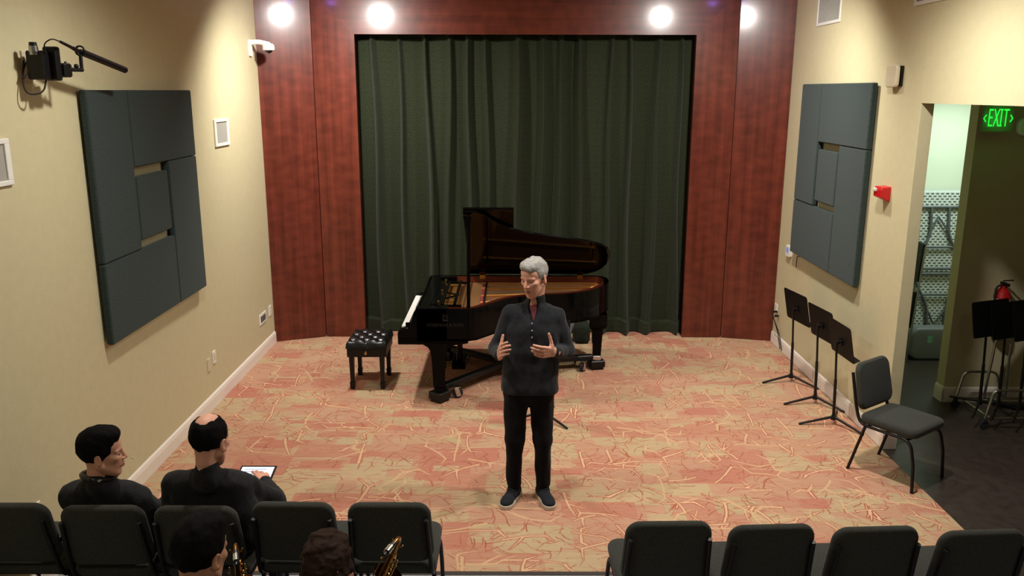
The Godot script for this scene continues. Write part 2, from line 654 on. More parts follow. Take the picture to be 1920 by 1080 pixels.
func make_materials() -> void:
	var paint := rgb(202, 192, 154)
	M.paint = tri_mat(mat(paint, 0.62, 0, 0.35), noise_tex(0.02, [shade(paint, 0.985), paint, shade(paint, 1.012)], 3), bump_tex(0.2, 4, 2.0), 1.6, 0.12)
	M.white_paint = mat(rgb(232, 228, 214), 0.6)
	M.hall_white = tri_mat(mat(rgb(226, 230, 216), 0.7), null, bump_tex(0.2, 6, 2.0), 1.6, 0.1)
	M.trim = mat(rgb(236, 226, 214), 0.4)
	M.ceiling = tri_mat(mat(rgb(222, 216, 200), 0.85), null, bump_tex(0.2, 7, 3.0), 2.0, 0.2)
	var cp := StandardMaterial3D.new()
	cp.albedo_texture = carpet_image(); cp.roughness = 0.95; cp.metallic_specular = 0.15
	cp.detail_enabled = true; cp.detail_blend_mode = BaseMaterial3D.BLEND_MODE_MUL
	cp.normal_enabled = true; cp.normal_texture = bump_tex(0.35, 8, 5.0); cp.normal_scale = 0.25
	cp.normal_enabled = false; cp.detail_enabled = false
	M.carpet = cp
	var wd := StandardMaterial3D.new()
	wd.albedo_texture = wood_image(); wd.roughness = 0.34; wd.metallic_specular = 0.35
	wd.clearcoat_enabled = true; wd.clearcoat = 0.4; wd.clearcoat_roughness = 0.15
	M.cherry = wd
	M.cherry_edge = mat(rgb(70, 24, 14), 0.4)
	M.curtain = cloth(rgb(43, 48, 33), 21, 5.0, 0.12)
	M.grey_floor = tri_mat(mat(rgb(150, 150, 150), 0.5), noise_tex(0.05, [rgb(140, 140, 142), rgb(158, 158, 158)], 23), null, 2.0)
	M.dark_floor = tri_mat(mat(rgb(52, 44, 40), 0.36, 0, 0.5), noise_tex(0.03, [rgb(44, 36, 33), rgb(56, 47, 43), rgb(62, 52, 46)], 24), null, 1.2)
	M.strip = mat(rgb(60, 52, 46), 0.5)
	var pf := rgb(49, 60, 57)
	M.panel = cloth(pf, 31, 9.0, 0.2)
	M.panel_shell = mat(rgb(48, 54, 54), 0.9)
	M.piano = mat(rgb(7, 7, 7), 0.07, 0, 0.2)
	
	M.satin_black = mat(rgb(13, 13, 13), 0.42, 0, 0.4)
	M.iron_gold = mat(rgb(196, 134, 66), 0.32, 0.75)
	M.soundboard = mat(rgb(150, 92, 44), 0.4)
	M.inner_rim = mat(rgb(92, 40, 26), 0.3)
	M.string = mat(rgb(190, 160, 120), 0.35, 0.9)
	M.felt = mat(rgb(110, 24, 30), 0.9)
	M.ivory = mat(rgb(238, 236, 226), 0.25)
	M.ebony = mat(rgb(14, 13, 13), 0.35)
	M.brass = mat(rgb(196, 158, 84), 0.28, 1.0)
	M.steel = mat(rgb(168, 170, 172), 0.3, 1.0)
	M.chrome = mat(rgb(206, 208, 210), 0.14, 1.0)
	M.rubber = mat(rgb(24, 24, 24), 0.8)
	M.leather = mat(rgb(19, 19, 20), 0.28, 0, 0.5)
	M.leather.normal_enabled = false
	var cf := rgb(56, 57, 52)
	M.chair_fabric = cloth(cf, 41, 10.0, 0.25)
	M.chair_back = cloth(rgb(57, 58, 52), 43, 10.0, 0.2)
	M.chair_frame = mat(rgb(17, 14, 13), 0.45, 0.0, 0.4)
	M.stand_black = mat(rgb(13, 12, 12), 0.55, 0, 0.3)
	M.white_plastic = mat(rgb(232, 230, 220), 0.4)
	M.beige_plastic = mat(rgb(206, 194, 164), 0.45)
	M.grille = tri_mat(mat(rgb(168, 164, 154), 0.6), noise_tex(0.2, [rgb(146, 143, 135), rgb(180, 176, 166)], 50, 128, 1), null, 6.0)
	M.dark_glass = mat(rgb(14, 14, 18), 0.08)
	M.red = mat(rgb(186, 22, 26), 0.35)
	M.lens_white = mat(rgb(214, 212, 200), 0.2)
	M.skin = mat(rgb(214, 158, 134), 0.5, 0, 0.4)
	M.skin.subsurf_scatter_enabled = true; M.skin.subsurf_scatter_strength = 0.15
	M.skin_b = mat(rgb(204, 150, 122), 0.5, 0, 0.4)
	M.shirt = cloth(rgb(39, 40, 43), 61, 8.0, 0.2)
	M.shirt_black = cloth(rgb(38, 38, 38), 63, 8.0, 0.15)
	M.undershirt = mat(rgb(88, 30, 38), 0.9)
	M.trousers = cloth(rgb(18, 18, 20), 65, 8.0, 0.12)
	M.shoe = cloth(rgb(36, 39, 44), 67, 12.0, 0.1)
	M.sole = mat(rgb(196, 186, 168), 0.7)
	M.hair_grey = tri_mat(mat(rgb(150, 146, 140), 0.65), noise_tex(0.05, [rgb(96, 92, 88), rgb(156, 152, 146), rgb(196, 192, 186)], 71, 128), bump_tex(0.12, 72, 6.0, 128), 14.0, 0.8)
	M.hair_black = tri_mat(mat(rgb(20, 18, 17), 0.75, 0, 0.2), noise_tex(0.06, [rgb(9, 8, 8), rgb(21, 18, 17)], 73, 128), bump_tex(0.12, 74, 6.0, 128), 14.0, 0.8)
	M.hair_brown = tri_mat(mat(rgb(52, 38, 30), 0.75, 0, 0.2), noise_tex(0.06, [rgb(36, 26, 21), rgb(66, 48, 37)], 75, 128), bump_tex(0.12, 76, 6.0, 128), 14.0, 0.8)
	M.eye = mat(rgb(186, 172, 160), 0.3)
	M.iris = mat(rgb(40, 34, 32), 0.2)
	M.lip = mat(rgb(160, 88, 78), 0.5)
	M.button = mat(rgb(150, 150, 152), 0.3)
	M.sax = mat(rgb(158, 110, 52), 0.26, 1.0)
	M.sax_dark = mat(rgb(120, 78, 36), 0.3, 1.0)
	M.table_plastic = mat(rgb(206, 210, 212), 0.6)
	M.grey_metal = mat(rgb(104, 108, 116), 0.45, 0.3)
	M.grey_plastic = mat(rgb(116, 118, 122), 0.5)
	M.green_tag = mat(rgb(126, 190, 172), 0.6)
	var ex := mat(rgb(30, 190, 60), 0.5)
	ex.emission_enabled = true; ex.emission = rgb(40, 255, 70); ex.emission_energy_multiplier = 0.9
	M.exit_green = ex
	M.exit_panel = mat(rgb(136, 122, 96), 0.3)
	var sc := mat(rgb(220, 226, 240), 0.2)
	sc.emission_enabled = true; sc.emission = rgb(222, 228, 246); sc.emission_energy_multiplier = 0.5
	M.screen = sc
	M.screen_line = mat(rgb(168, 178, 204), 0.4)
	var lcd := mat(rgb(120, 150, 210), 0.3)
	lcd.emission_enabled = true; lcd.emission = rgb(110, 150, 230); lcd.emission_energy_multiplier = 0.25
	M.lcd = lcd

# ---------------------------------------------------------------- scene
const XL := -2.80      # left wall face
const XR := 3.10       # right wall face
const ZB := -9.72      # face of the flat cherry panels
const CEIL := 3.97
const WARM := Color(1.0, 0.985, 0.96)

func _ready() -> void:
	var cam := Camera3D.new()
	cam.name = "camera"
	add_child(cam)
	cam.position = Vector3(0, 2.9, 0)
	cam.rotation_degrees = Vector3(-13.26, 0, 0.13)
	cam.fov = 37.96
	cam.current = true
	var we := WorldEnvironment.new()
	we.name = "world_environment"
	var env := Environment.new()
	env.background_mode = Environment.BG_COLOR
	env.background_color = Color(0.02, 0.02, 0.02)
	env.ambient_light_source = Environment.AMBIENT_SOURCE_DISABLED
	env.tonemap_mode = Environment.TONE_MAPPER_LINEAR
	env.tonemap_exposure = 1.06
	env.sdfgi_enabled = true; env.ssao_enabled = true; env.ssil_enabled = true
	we.environment = env
	add_child(we)
	make_materials()
	lamps()
	room()
	hall()
	curtain()
	wall_fittings()
	piano()
	bench()
	chairs()
	music_stands()
	hall_things()
	instruments()
	people()

func lamp_mat(c: Color, e: float) -> StandardMaterial3D:
	var m := mat(c, 0.5)
	m.emission_enabled = true; m.emission = c; m.emission_energy_multiplier = e
	return m

func spot(parent: Node3D, at: Vector3, dir: Vector3, energy: float, angle: float, size: float, col: Color) -> void:
	var l := SpotLight3D.new()
	l.name = "lamp_beam"
	parent.add_child(l, true)
	l.position = at - place_of(parent)
	var up := Vector3.FORWARD if absf(dir.normalized().y) > 0.95 else Vector3.UP
	l.basis = Basis.looking_at(dir, up)
	l.light_energy = energy; l.light_color = col; l.spot_angle = angle; l.spot_range = 20.0; l.spot_attenuation = 2.0
	l.spot_angle_attenuation = 1.0; l.light_size = size; l.shadow_enabled = true

func lamps() -> void:
	# two track heads over the stage: their faces are what the lacquered wall mirrors
	var glow := lamp_mat(Color(1.0, 0.92, 0.8), 20.0)
	for a in [[Vector3(-1.72, 3.89, -8.0), "left side near the green curtain", 10.8], [Vector3(2.03, 3.93, -7.4), "right side over the music stands", 8.8]]:
		var p: Vector3 = a[0]
		var t := thing("ceiling_spotlight", p, "white ceiling spotlight head tilted to the stage, " + a[1], "spotlight", "spotlight heads over the stage")
		var dir := Vector3(0, -1.0, -0.62).normalized()
		var b := Basis(Quaternion(Vector3.UP, -dir))
		var m := MB.new()
		m.lathe(p, [Vector2(0.0, 0.13), Vector2(0.06, 0.12), Vector2(0.07, 0.0), Vector2(0.062, 0.0), Vector2(0.055, 0.02)], 24, b)
		obj("housing", m, M.white_plastic, t)
		m = MB.new()
		m.lathe(p, [Vector2(0.0, 0.004), Vector2(0.06, 0.006)], 24, b)
		obj("lamp_face", m, glow, t)
		m = MB.new()
		m.tube([p + b * Vector3(0, 0.1, 0), Vector3(p.x, CEIL, p.z + 0.03)], 0.012)
		obj("stem", m, M.white_plastic, t)
		spot(t, p + dir * 0.02, dir, a[2], 81.0, 0.09, WARM)
	# recessed cans further forward
	for a in [[-1.55, -5.0, 6.0, "over the front of the carpet on the left"], [2.05, -5.5, 10.5, "over the front of the carpet on the right"], [0.2, -5.0, 4.0, "over the middle of the carpet front"], [-1.6, -1.6, 1.8, "over the audience on the left"], [2.0, -1.6, 1.8, "over the audience on the right"]]:
		var p := Vector3(a[0], CEIL, a[1])
		var t := thing("recessed_downlight", p, "white recessed ceiling downlight " + a[3], "downlight", "downlights in the ceiling")
		var m := MB.new()
		m.lathe(p, [Vector2(0.1, -0.006), Vector2(0.1, 0.0), Vector2(0.075, -0.006), Vector2(0.1, -0.006)], 24)
		obj("trim_ring", m, M.white_plastic, t)
		m = MB.new()
		m.lathe(p, [Vector2(0.0, -0.003), Vector2(0.074, -0.003)], 24)
		obj("lamp_face", m, lamp_mat(Color(1.0, 0.88, 0.7), 3.0), t)
		spot(t, p + Vector3(0, -0.02, 0), Vector3.DOWN, a[2], 84.0, 0.08, WARM)
	# two small violet stage lights high by the wall
	for x in [-2.14, 2.36]:
		var p := Vector3(x, 3.955, -9.05)
		var t := thing("violet_stage_light", p, "small violet stage light on the ceiling, " + ("left of the curtain" if x < 0 else "right of the curtain"), "stage light", "violet stage lights")
		var m := MB.new()
		m.lathe(p, [Vector2(0.0, 0.01), Vector2(0.06, 0.01), Vector2(0.065, -0.02), Vector2(0.055, -0.03)], 20)
		obj("housing", m, M.satin_black, t)
		m = MB.new()
		m.lathe(p, [Vector2(0.054, -0.028), Vector2(0.05, -0.05), Vector2(0.03, -0.068), Vector2(0.0, -0.072)], 20)
		obj("lamp_lens", m, lamp_mat(Color(0.62, 0.45, 1.0), 30.0), t)
		spot(t, p + Vector3(0, -0.08, 0), Vector3(0, -1, -0.2), 0.15, 50.0, 0.05, Color(0.55, 0.45, 1.0))

func quad_uv(m: MB, p: Array, uvs: Array, nn: Vector3) -> void:
	m.tri(p[0], p[1], p[2], nn, nn, nn, uvs[0], uvs[1], uvs[2])
	m.tri(p[0], p[2], p[3], nn, nn, nn, uvs[0], uvs[2], uvs[3])

# a flat veneered board: front face from a polygon in (along, up), grain along v; with thickness
func veneer(poly: Array, origin: Vector3, along: Vector3, turned: bool, shift: Vector2, th := 0.04) -> MB:
	var m := MB.new()
	var nn := along.cross(Vector3.UP).normalized()
	var pts := PackedVector2Array(poly)
	var idx := Geometry2D.triangulate_polygon(pts)
	var low := pts[0]
	for q in pts:
		low = low.min(q)
	var at := func(q: Vector2, back: float) -> Vector3:
		return origin + along * q.x + Vector3.UP * q.y - nn * back
	var uv := func(q: Vector2) -> Vector2:
		var r := q - low
		return Vector2(r.y / 1.3, r.x / 5.2) + shift if turned else Vector2(r.x / 1.3, 0.97 - r.y / 4.2) + Vector2(shift.x, 0.0)
	for i in range(0, idx.size(), 3):
		var a := pts[idx[i]]
		var b := pts[idx[i + 1]]
		var c := pts[idx[i + 2]]
		m.tri(at.call(a, 0.0), at.call(b, 0.0), at.call(c, 0.0), nn, nn, nn, uv.call(a), uv.call(b), uv.call(c))
		m.tri(at.call(a, th), at.call(b, th), at.call(c, th), -nn, -nn, -nn, uv.call(a), uv.call(b), uv.call(c))
	var ctr := Vector2.ZERO
	for q in pts:
		ctr += q / pts.size()
	for i in pts.size():
		var a := pts[i]
		var b := pts[(i + 1) % pts.size()]
		var o: Vector3 = at.call((a + b) * 0.5, 0.0) - at.call(ctr, 0.0)
		var p: Array = [at.call(a, 0.0), at.call(b, 0.0), at.call(b, th), at.call(a, th)]
		var g: Vector3 = (p[1] - p[0]).cross(p[2] - p[0]).normalized()
		if g.dot(o) < 0.0:
			g = -g
		quad_uv(m, p, [uv.call(a), uv.call(b), uv.call(b), uv.call(a)], g)
	return m

func skirting(m: MB, a: Vector3, b: Vector3, out: Vector3, h := 0.135) -> void:
	# a moulded profile swept from a to b
	var prof := [Vector2(0.0, 0.0), Vector2(0.016, 0.0), Vector2(0.016, h * 0.72), Vector2(0.013, h * 0.76), Vector2(0.015, h * 0.80), Vector2(0.012, h * 0.9), Vector2(0.006, h * 0.97), Vector2(0.0, h)]
	for i in prof.size() - 1:
		var p: Vector2 = prof[i]
		var q: Vector2 = prof[i + 1]
		var nn := out * (q.y - p.y) - Vector3.UP * (q.x - p.x)
		if nn.length() < 1e-6:
			continue
		m.quad(a + out * p.x + Vector3.UP * p.y, b + out * p.x + Vector3.UP * p.y, b + out * q.x + Vector3.UP * q.y, a + out * q.x + Vector3.UP * q.y, nn)
	for e in [a, b]:
		for i in range(1, prof.size() - 1):
			m.flat(e, e + out * prof[i].x + Vector3.UP * prof[i].y, e + out * prof[i + 1].x + Vector3.UP * prof[i + 1].y, (a - b) if e == a else (b - a))

func room() -> void:
	# carpet: its own UVs over the whole stage
	var m := MB.new()
	var x0 := XL
	var x1 := XR - 0.02
	var z0 := -10.05
	var z1 := -4.64
	quad_uv(m, [Vector3(x0, 0, z0), Vector3(x1, 0, z0), Vector3(x1, 0, z1), Vector3(x0, 0, z1)], [Vector2(0, 0), Vector2(1, 0), Vector2(1, 0.94), Vector2(0, 0.94)], Vector3.UP)
	m.quad(Vector3(x0, 0, z1), Vector3(x1, 0, z1), Vector3(x1, -0.02, z1), Vector3(x0, -0.02, z1), Vector3(0, 0, 1))
	m.quad(Vector3(x0, -0.02, z0), Vector3(x1, -0.02, z0), Vector3(x1, -0.02, z1), Vector3(x0, -0.02, z1), Vector3.DOWN)
	struct("floor", m, M.carpet, "rust and tan patterned stage carpet with pale branching lines", "carpet")
	struct("floor_front", bx(Vector3(XL - 0.1, -0.12, -4.61), Vector3(XR - 0.02, 0.0, 1.7)), M.grey_floor, "plain grey floor under the audience chairs", "floor")
	struct("floor_base", bx(Vector3(XL - 0.1, -0.14, -10.4), Vector3(XR - 0.02, -0.021, -4.62)), M.grey_floor, "floor slab under the stage carpet", "floor")
	struct("trim_1", bx(Vector3(XL, -0.02, -4.645), Vector3(XR - 0.02, 0.004, -4.605)), M.strip, "dark strip along the front edge of the carpet", "edge strip")
	struct("wall_left", bx(Vector3(XL - 0.15, -0.1, -10.4), Vector3(XL, CEIL + 0.1, 1.7)), M.paint, "khaki painted wall on the left of the stage", "wall")
	var w := struct("wall_right", bx(Vector3(XR, -0.1, -10.4), Vector3(XR + 0.10, CEIL + 0.1, -6.50)), M.paint, "khaki painted wall on the right with a wide opening to the hall", "wall")
	obj("header", bx(Vector3(XR, 2.815, -6.50), Vector3(XR + 0.10, CEIL + 0.1, -1.2), 0.0), M.paint, w)
	obj("near_wall", bx(Vector3(XR, -0.1, -1.2), Vector3(XR + 0.10, CEIL + 0.1, 1.7), 0.0), M.paint, w)
	struct("wall_front", bx(Vector3(XL - 0.15, -0.1, 1.6), Vector3(XR + 0.15, CEIL + 0.1, 1.75)), M.paint, "khaki wall behind the audience", "wall")
	struct("ceiling", bx(Vector3(XL - 0.15, CEIL, -10.4), Vector3(XR + 0.15, CEIL + 0.12, 1.7)), M.ceiling, "flat off-white ceiling over the stage", "ceiling")
	m = MB.new()
	skirting(m, Vector3(XL, 0, -9.5), Vector3(XL, 0, 1.6), Vector3.RIGHT)
	struct("baseboard_left", m, M.trim, "white moulded baseboard along the left wall", "baseboard")
	m = MB.new()
	skirting(m, Vector3(XR, 0, -9.6), Vector3(XR, 0, -6.50), Vector3.LEFT)
	skirting(m, Vector3(XR - 0.016, 0, -6.50), Vector3(XR + 0.10, 0, -6.50), Vector3(0, 0, 1))
	struct("baseboard_right", m, M.trim, "white moulded baseboard along the right wall", "baseboard")
	# the cherry proscenium
	var wb := MB.new()
	wb.box(Vector3(0.15, 1.95, -10.3), Vector3(6.2, 4.2, 0.1), 0.0)
	wb.box(Vector3(-2.3, 1.95, -10.0), Vector3(1.02, 4.2, 0.4), 0.0)
	wb.box(Vector3(2.6, 1.95, -10.0), Vector3(1.05, 4.2, 0.4), 0.0)
	wb.box(Vector3(0.15, 3.9, -9.98), Vector3(3.9, 0.75, 0.38), 0.0)
	var back := struct("wall_back", wb, M.cherry_edge, "cherry wood panelled stage wall framing the green curtain", "wall")
	var g := 0.004
	var o := Vector3(0, 0.004, ZB)
	obj("panel", veneer([Vector2(-2.24 + g, 0), Vector2(-1.765, 0), Vector2(-1.765, 3.505), Vector2(-2.24 + g, 3.966)], o, Vector3.RIGHT, false, Vector2(0.1, 0.3)), M.cherry, back)
	obj("panel", veneer([Vector2(2.05, 0), Vector2(2.52 - g, 0), Vector2(2.52 - g, 3.966), Vector2(2.05, 3.505)], o, Vector3.RIGHT, false, Vector2(0.50, 0.9)), M.cherry, back)
	obj("header", veneer([Vector2(-1.765, 3.505), Vector2(2.05, 3.505), Vector2(2.52 - g, 3.966), Vector2(-2.24 + g, 3.966)], o, Vector3.RIGHT, true, Vector2(0.6, 0.03)), M.cherry, back)
	var a := Vector3(-2.24 - g, 0.004, ZB + 0.002)
	var b := Vector3(XL + 0.003, 0.004, -9.505)
	var L := (a - b).length()
	obj("panel", veneer([Vector2(0, 0), Vector2(L, 0), Vector2(L, 3.966), Vector2(0, 3.966)], b, (a - b).normalized(), false, Vector2(0.45, 0.05)), M.cherry, back)
	a = Vector3(2.52 + g, 0.004, ZB + 0.002)
	b = Vector3(XR - 0.003, 0.004, -9.575)
	L = (a - b).length()
	obj("panel", veneer([Vector2(0, 0), Vector2(L, 0), Vector2(L, 3.966), Vector2(0, 3.966)], a, (b - a).normalized(), false, Vector2(0.05, 0.6)), M.cherry, back)

func curtain() -> void:
	var rng := RandomNumberGenerator.new()
	rng.seed = 31
	var ridges := []
	var x := -1.86
	while x < 2.2:
		ridges.append([x, rng.randf_range(0.11, 0.19), rng.randf_range(0.028, 0.055), rng.randf_range(-0.035, 0.035), rng.randf_range(-0.04, 0.06), rng.randf() * TAU])
		x += rng.randf_range(0.20, 0.36)
	var cols := 420
	var rows := 40
	var m := MB.new()
	var P := func(i: int, j: int) -> Vector3:
		var u := -1.90 + 4.06 * i / cols
		var y := 0.012 + 3.62 * pow(float(j) / rows, 1.25)
		var f := 0.0
		var k := 1.0 - y / 3.7
		for r in ridges:
			var c: float = r[0] + r[3] * k * 2.0 + 0.016 * sin(y * 2.1 + r[5])
			var wd: float = r[2] * (0.55 + 0.6 * k)
			var q: float = (u - c) / wd
			if absf(q) < 4.0:
				f = maxf(f, r[1] * (0.62 + 0.5 * k) * exp(-q * q))
		f += 0.022 * sin(u * 7.0 + 0.8 * sin(y * 0.9)) + 0.012 * sin(u * 15.0 + 1.0)
		var hem := clampf((0.165 + 0.020 * sin(u * 6.0) - y) / 0.012, 0.0, 1.0)
		return Vector3(u, y, -10.0 + f + 0.05 * hem + (0.02 * sin(u * 9.0) * exp(-y * 5.0)))
	var grid := []
	for j in rows + 1:
		var row := []
		for i in cols + 1:
			row.append(P.call(i, j))
		grid.append(row)
	# extra rows for the hem ledge
	var ys := [0.12, 0.133, 0.140, 0.147, 0.153, 0.159, 0.165, 0.171, 0.177, 0.184, 0.195]
	var N := func(i: int, j: int) -> Vector3:
		var gx: Vector3 = grid[j][mini(i + 1, cols)] - grid[j][maxi(i - 1, 0)]
		var gy: Vector3 = grid[mini(j + 1, grid.size() - 1)][i] - grid[maxi(j - 1, 0)][i]
		return gx.cross(gy).normalized()
	for y in ys:
		var row := []
		for i in cols + 1:
			var u := -1.90 + 4.06 * i / cols
			var jj := pow((y - 0.012) / 3.62, 1.0 / 1.25) * rows
			var j0 := int(jj)
			var p: Vector3 = (grid[j0][i] as Vector3).lerp(grid[j0 + 1][i], jj - j0)
			var hem := clampf((0.165 + 0.020 * sin(u * 6.0) - y) / 0.012, 0.0, 1.0)
			var hem0 := clampf((0.165 + 0.020 * sin(u * 6.0) - (grid[j0][i] as Vector3).y) / 0.012, 0.0, 1.0)
			var hem1 := clampf((0.165 + 0.020 * sin(u * 6.0) - (grid[j0 + 1][i] as Vector3).y) / 0.012, 0.0, 1.0)
			row.append(Vector3(u, y, p.z + 0.05 * (hem - lerpf(hem0, hem1, jj - j0))))
		row.append(y)
		grid.append(row)
	grid.sort_custom(func(r, s): return (r[0] as Vector3).y < (s[0] as Vector3).y)
	for j in grid.size() - 1:
		for i in cols:
			m.quads([grid[j][i], grid[j][i + 1], grid[j + 1][i + 1], grid[j + 1][i]], [N.call(i, j), N.call(i + 1, j), N.call(i + 1, j + 1), N.call(i, j + 1)])
	var back := Vector3(0, 0, -0.006)
	for j in range(0, grid.size() - 1):
		for i in range(0, cols, 2):
			m.quad(grid[j][i] + back, grid[j][i + 2] + back, grid[j + 1][i + 2] + back, grid[j + 1][i] + back, Vector3(0, 0, -1))
	for i in cols:
		m.quad(grid[0][i], grid[0][i + 1], grid[0][i + 1] + back, grid[0][i] + back, Vector3.DOWN)
	var t := thing("stage_curtain", Vector3(0.15, 0, -9.98), "tall dark green pleated curtain filling the cherry wood frame", "curtain")
	obj("drape", m, M.curtain, t)
	m = MB.new()
	m.tube([Vector3(-1.8, 3.66, -9.97), Vector3(2.09, 3.66, -9.97)], 0.02)
	obj("rail", m, M.satin_black, t)

func hall() -> void:
	var x0 := XR - 0.02
	struct("floor_hall", bx(Vector3(x0, -0.12, -10.4), Vector3(7.2, 0.0, 1.7)), M.dark_floor, "dark wooden floor of the hall beyond the opening", "floor")
	var w := struct("wall_hall_back", bx(Vector3(XR + 0.10, -0.1, -9.72), Vector3(7.2, 3.1, -9.6)), M.hall_white, "bright white wall behind the folding tables", "wall")
	struct("wall_hall_right", bx(Vector3(7.0, -0.1, -9.6), Vector3(7.15, 3.1, 1.7)), M.paint, "khaki wall at the far right of the hall", "wall")
	struct("wall_hall_front", bx(Vector3(XR + 0.10, -0.1, 1.6), Vector3(7.0, 3.1, 1.75)), M.paint, "khaki wall at the near end of the hall", "wall")
	struct("wall_partition", bx(Vector3(4.136, -0.1, -7.73), Vector3(7.0, 3.1, -7.59)), M.paint, "khaki partition wall in the dim hall behind the exit sign", "wall")
	struct("ceiling_hall", bx(Vector3(XR + 0.10, 3.0, -9.7), Vector3(7.1, 3.1, 1.7)), M.ceiling, "low ceiling of the hall", "ceiling")
	var m := MB.new()
	skirting(m, Vector3(4.12, 0, -7.59), Vector3(7.0, 0, -7.59), Vector3(0, 0, 1), 0.15)
	skirting(m, Vector3(4.136, 0, -7.73), Vector3(4.136, 0, -7.574), Vector3.LEFT, 0.15)
	struct("baseboard_partition", m, M.trim, "white baseboard along the partition wall in the hall", "baseboard")
	# the store room's own ceiling panel, cool white
	var p := Vector3(4.9, 2.99, -8.7)
	var t := thing("ceiling_light_panel", p, "cool white ceiling light panel above the folding tables", "ceiling light")
	obj("frame", bx(p + Vector3(-0.32, -0.03, -0.32), p + Vector3(0.32, 0.01, 0.32)), M.white_plastic, t)
	obj("light_panel", bx(p + Vector3(-0.28, -0.034, -0.28), p + Vector3(0.28, -0.028, 0.28)), lamp_mat(Color(0.92, 1.0, 0.93), 2.0), t)
	var l := AreaLight3D.new()
	l.name = "panel_glow"
	t.add_child(l)
	l.position = Vector3(0, -0.05, 0)
	l.rotation_degrees = Vector3(-90, 0, 0)
	l.area_size = Vector2(0.56, 0.56)
	l.light_energy = 2.6; l.light_color = Color(0.9, 1.0, 0.92); l.shadow_enabled = true
	l.area_range = 12.0

# a plate on a side wall: wall face x, centre z and y, size along z and y, thickness; side is the way the wall faces
func plate(x: float, side: float, z: float, y: float, w: float, h: float, th: float, r := 0.004) -> MB:
	var m := MB.new()
	m.prism(rrect(w, h, r, 3), 0.0, th, Transform3D(Basis(Vector3(0, 0, -side), Vector3.UP, Vector3(side, 0, 0)), Vector3(x, y, z)), minf(0.002, th * 0.3))
	return m

func acoustic(side: float, boards: Array, grp: String) -> void:
	var x := XL if side > 0 else XR
	for b in boards:
		var z0: float = b[0]
		var z1: float = b[1]
		var y0: float = b[2]
		var y1: float = b[3]
		var t := thing("acoustic_panel", Vector3(x, y0, (z0 + z1) / 2), b[4], "acoustic panel", grp)
		var c := Vector3(x + side * 0.045, (y0 + y1) / 2, (z0 + z1) / 2)
		var m := MB.new()
		m.box(c, Vector3(0.05, y1 - y0 - 0.004, z1 - z0 - 0.004), 0.009)
		obj("fabric_face", m, M.panel, t)
		m = MB.new()
		m.box(Vector3(x + side * 0.01, c.y, c.z), Vector3(0.02, (y1 - y0) * 0.5, (z1 - z0) * 0.5), 0.001)
		obj("mounting_cleat", m, M.panel_shell, t)

func in_wall_speaker(z: float, y: float, label: String) -> void:
	var t := thing("wall_speaker", Vector3(XL, y, z), label, "speaker", "speakers set in the left wall")
	var w := 0.40
	var h := 0.255
	var m := MB.new()
	for s in [-1, 1]:
		m.box(Vector3(XL + 0.008, y + s * (h / 2 - 0.014), z), Vector3(0.016, 0.028, w), 0.003)
		m.box(Vector3(XL + 0.008, y, z + s * (w / 2 - 0.024)), Vector3(0.016, h - 0.054, 0.048), 0.003)
	obj("bezel", m, M.white_plastic, t)
	obj("grille", bx(Vector3(XL, y - h / 2 + 0.026, z - w / 2 + 0.046), Vector3(XL + 0.007, y + h / 2 - 0.026, z + w / 2 - 0.046)), M.grille, t)

func vent(z0: float, z1: float, y0: float, y1: float, label: String) -> void:
	var t := thing("air_vent", Vector3(XR, y0, (z0 + z1) / 2), label, "air vent", "vents high on the right wall")
	var m := MB.new()
	var yc := (y0 + y1) / 2
	var zc := (z0 + z1) / 2
	for s in [-1, 1]:
		m.box(Vector3(XR - 0.006, yc + s * ((y1 - y0) / 2 - 0.015), zc), Vector3(0.012, 0.03, z1 - z0), 0.003)
		m.box(Vector3(XR - 0.006, yc, zc + s * ((z1 - z0) / 2 - 0.015)), Vector3(0.012, y1 - y0 - 0.06, 0.03), 0.003)
	obj("frame", m, M.white_plastic, t)
	m = MB.new()
	var k := 0
	var z := z0 + 0.04
	while z < z1 - 0.035:
		m.box(Vector3(XR - 0.005, yc, z), Vector3(0.012, y1 - y0 - 0.062, 0.004), 0.0005, Basis(Vector3.UP, 0.5))
		z += 0.016
	tag(obj("louvres", m, M.grille, t), "", "", "", "stuff")
	obj("backing", bx(Vector3(XR - 0.002, y0 + 0.03, z0 + 0.03), Vector3(XR, y1 - 0.03, z1 - 0.03), 0.0), M.grille, t)

func outlet(x: float, side: float, z: float, y: float, w: float, m: Material, label: String, holes: int) -> void:
	var t := thing("wall_outlet", Vector3(x, y - 0.06, z), label, "wall outlet")
	obj("cover_plate", plate(x, side, z, y, w, 0.118, 0.009), m, t)
	for k in holes:
		var zz := z + (k - (holes - 1) / 2.0) * 0.045
		obj("socket", plate(x + side * 0.009, side, zz, y, 0.032, 0.068, 0.002, 0.006), M.beige_plastic if holes < 3 else M.satin_black, t)

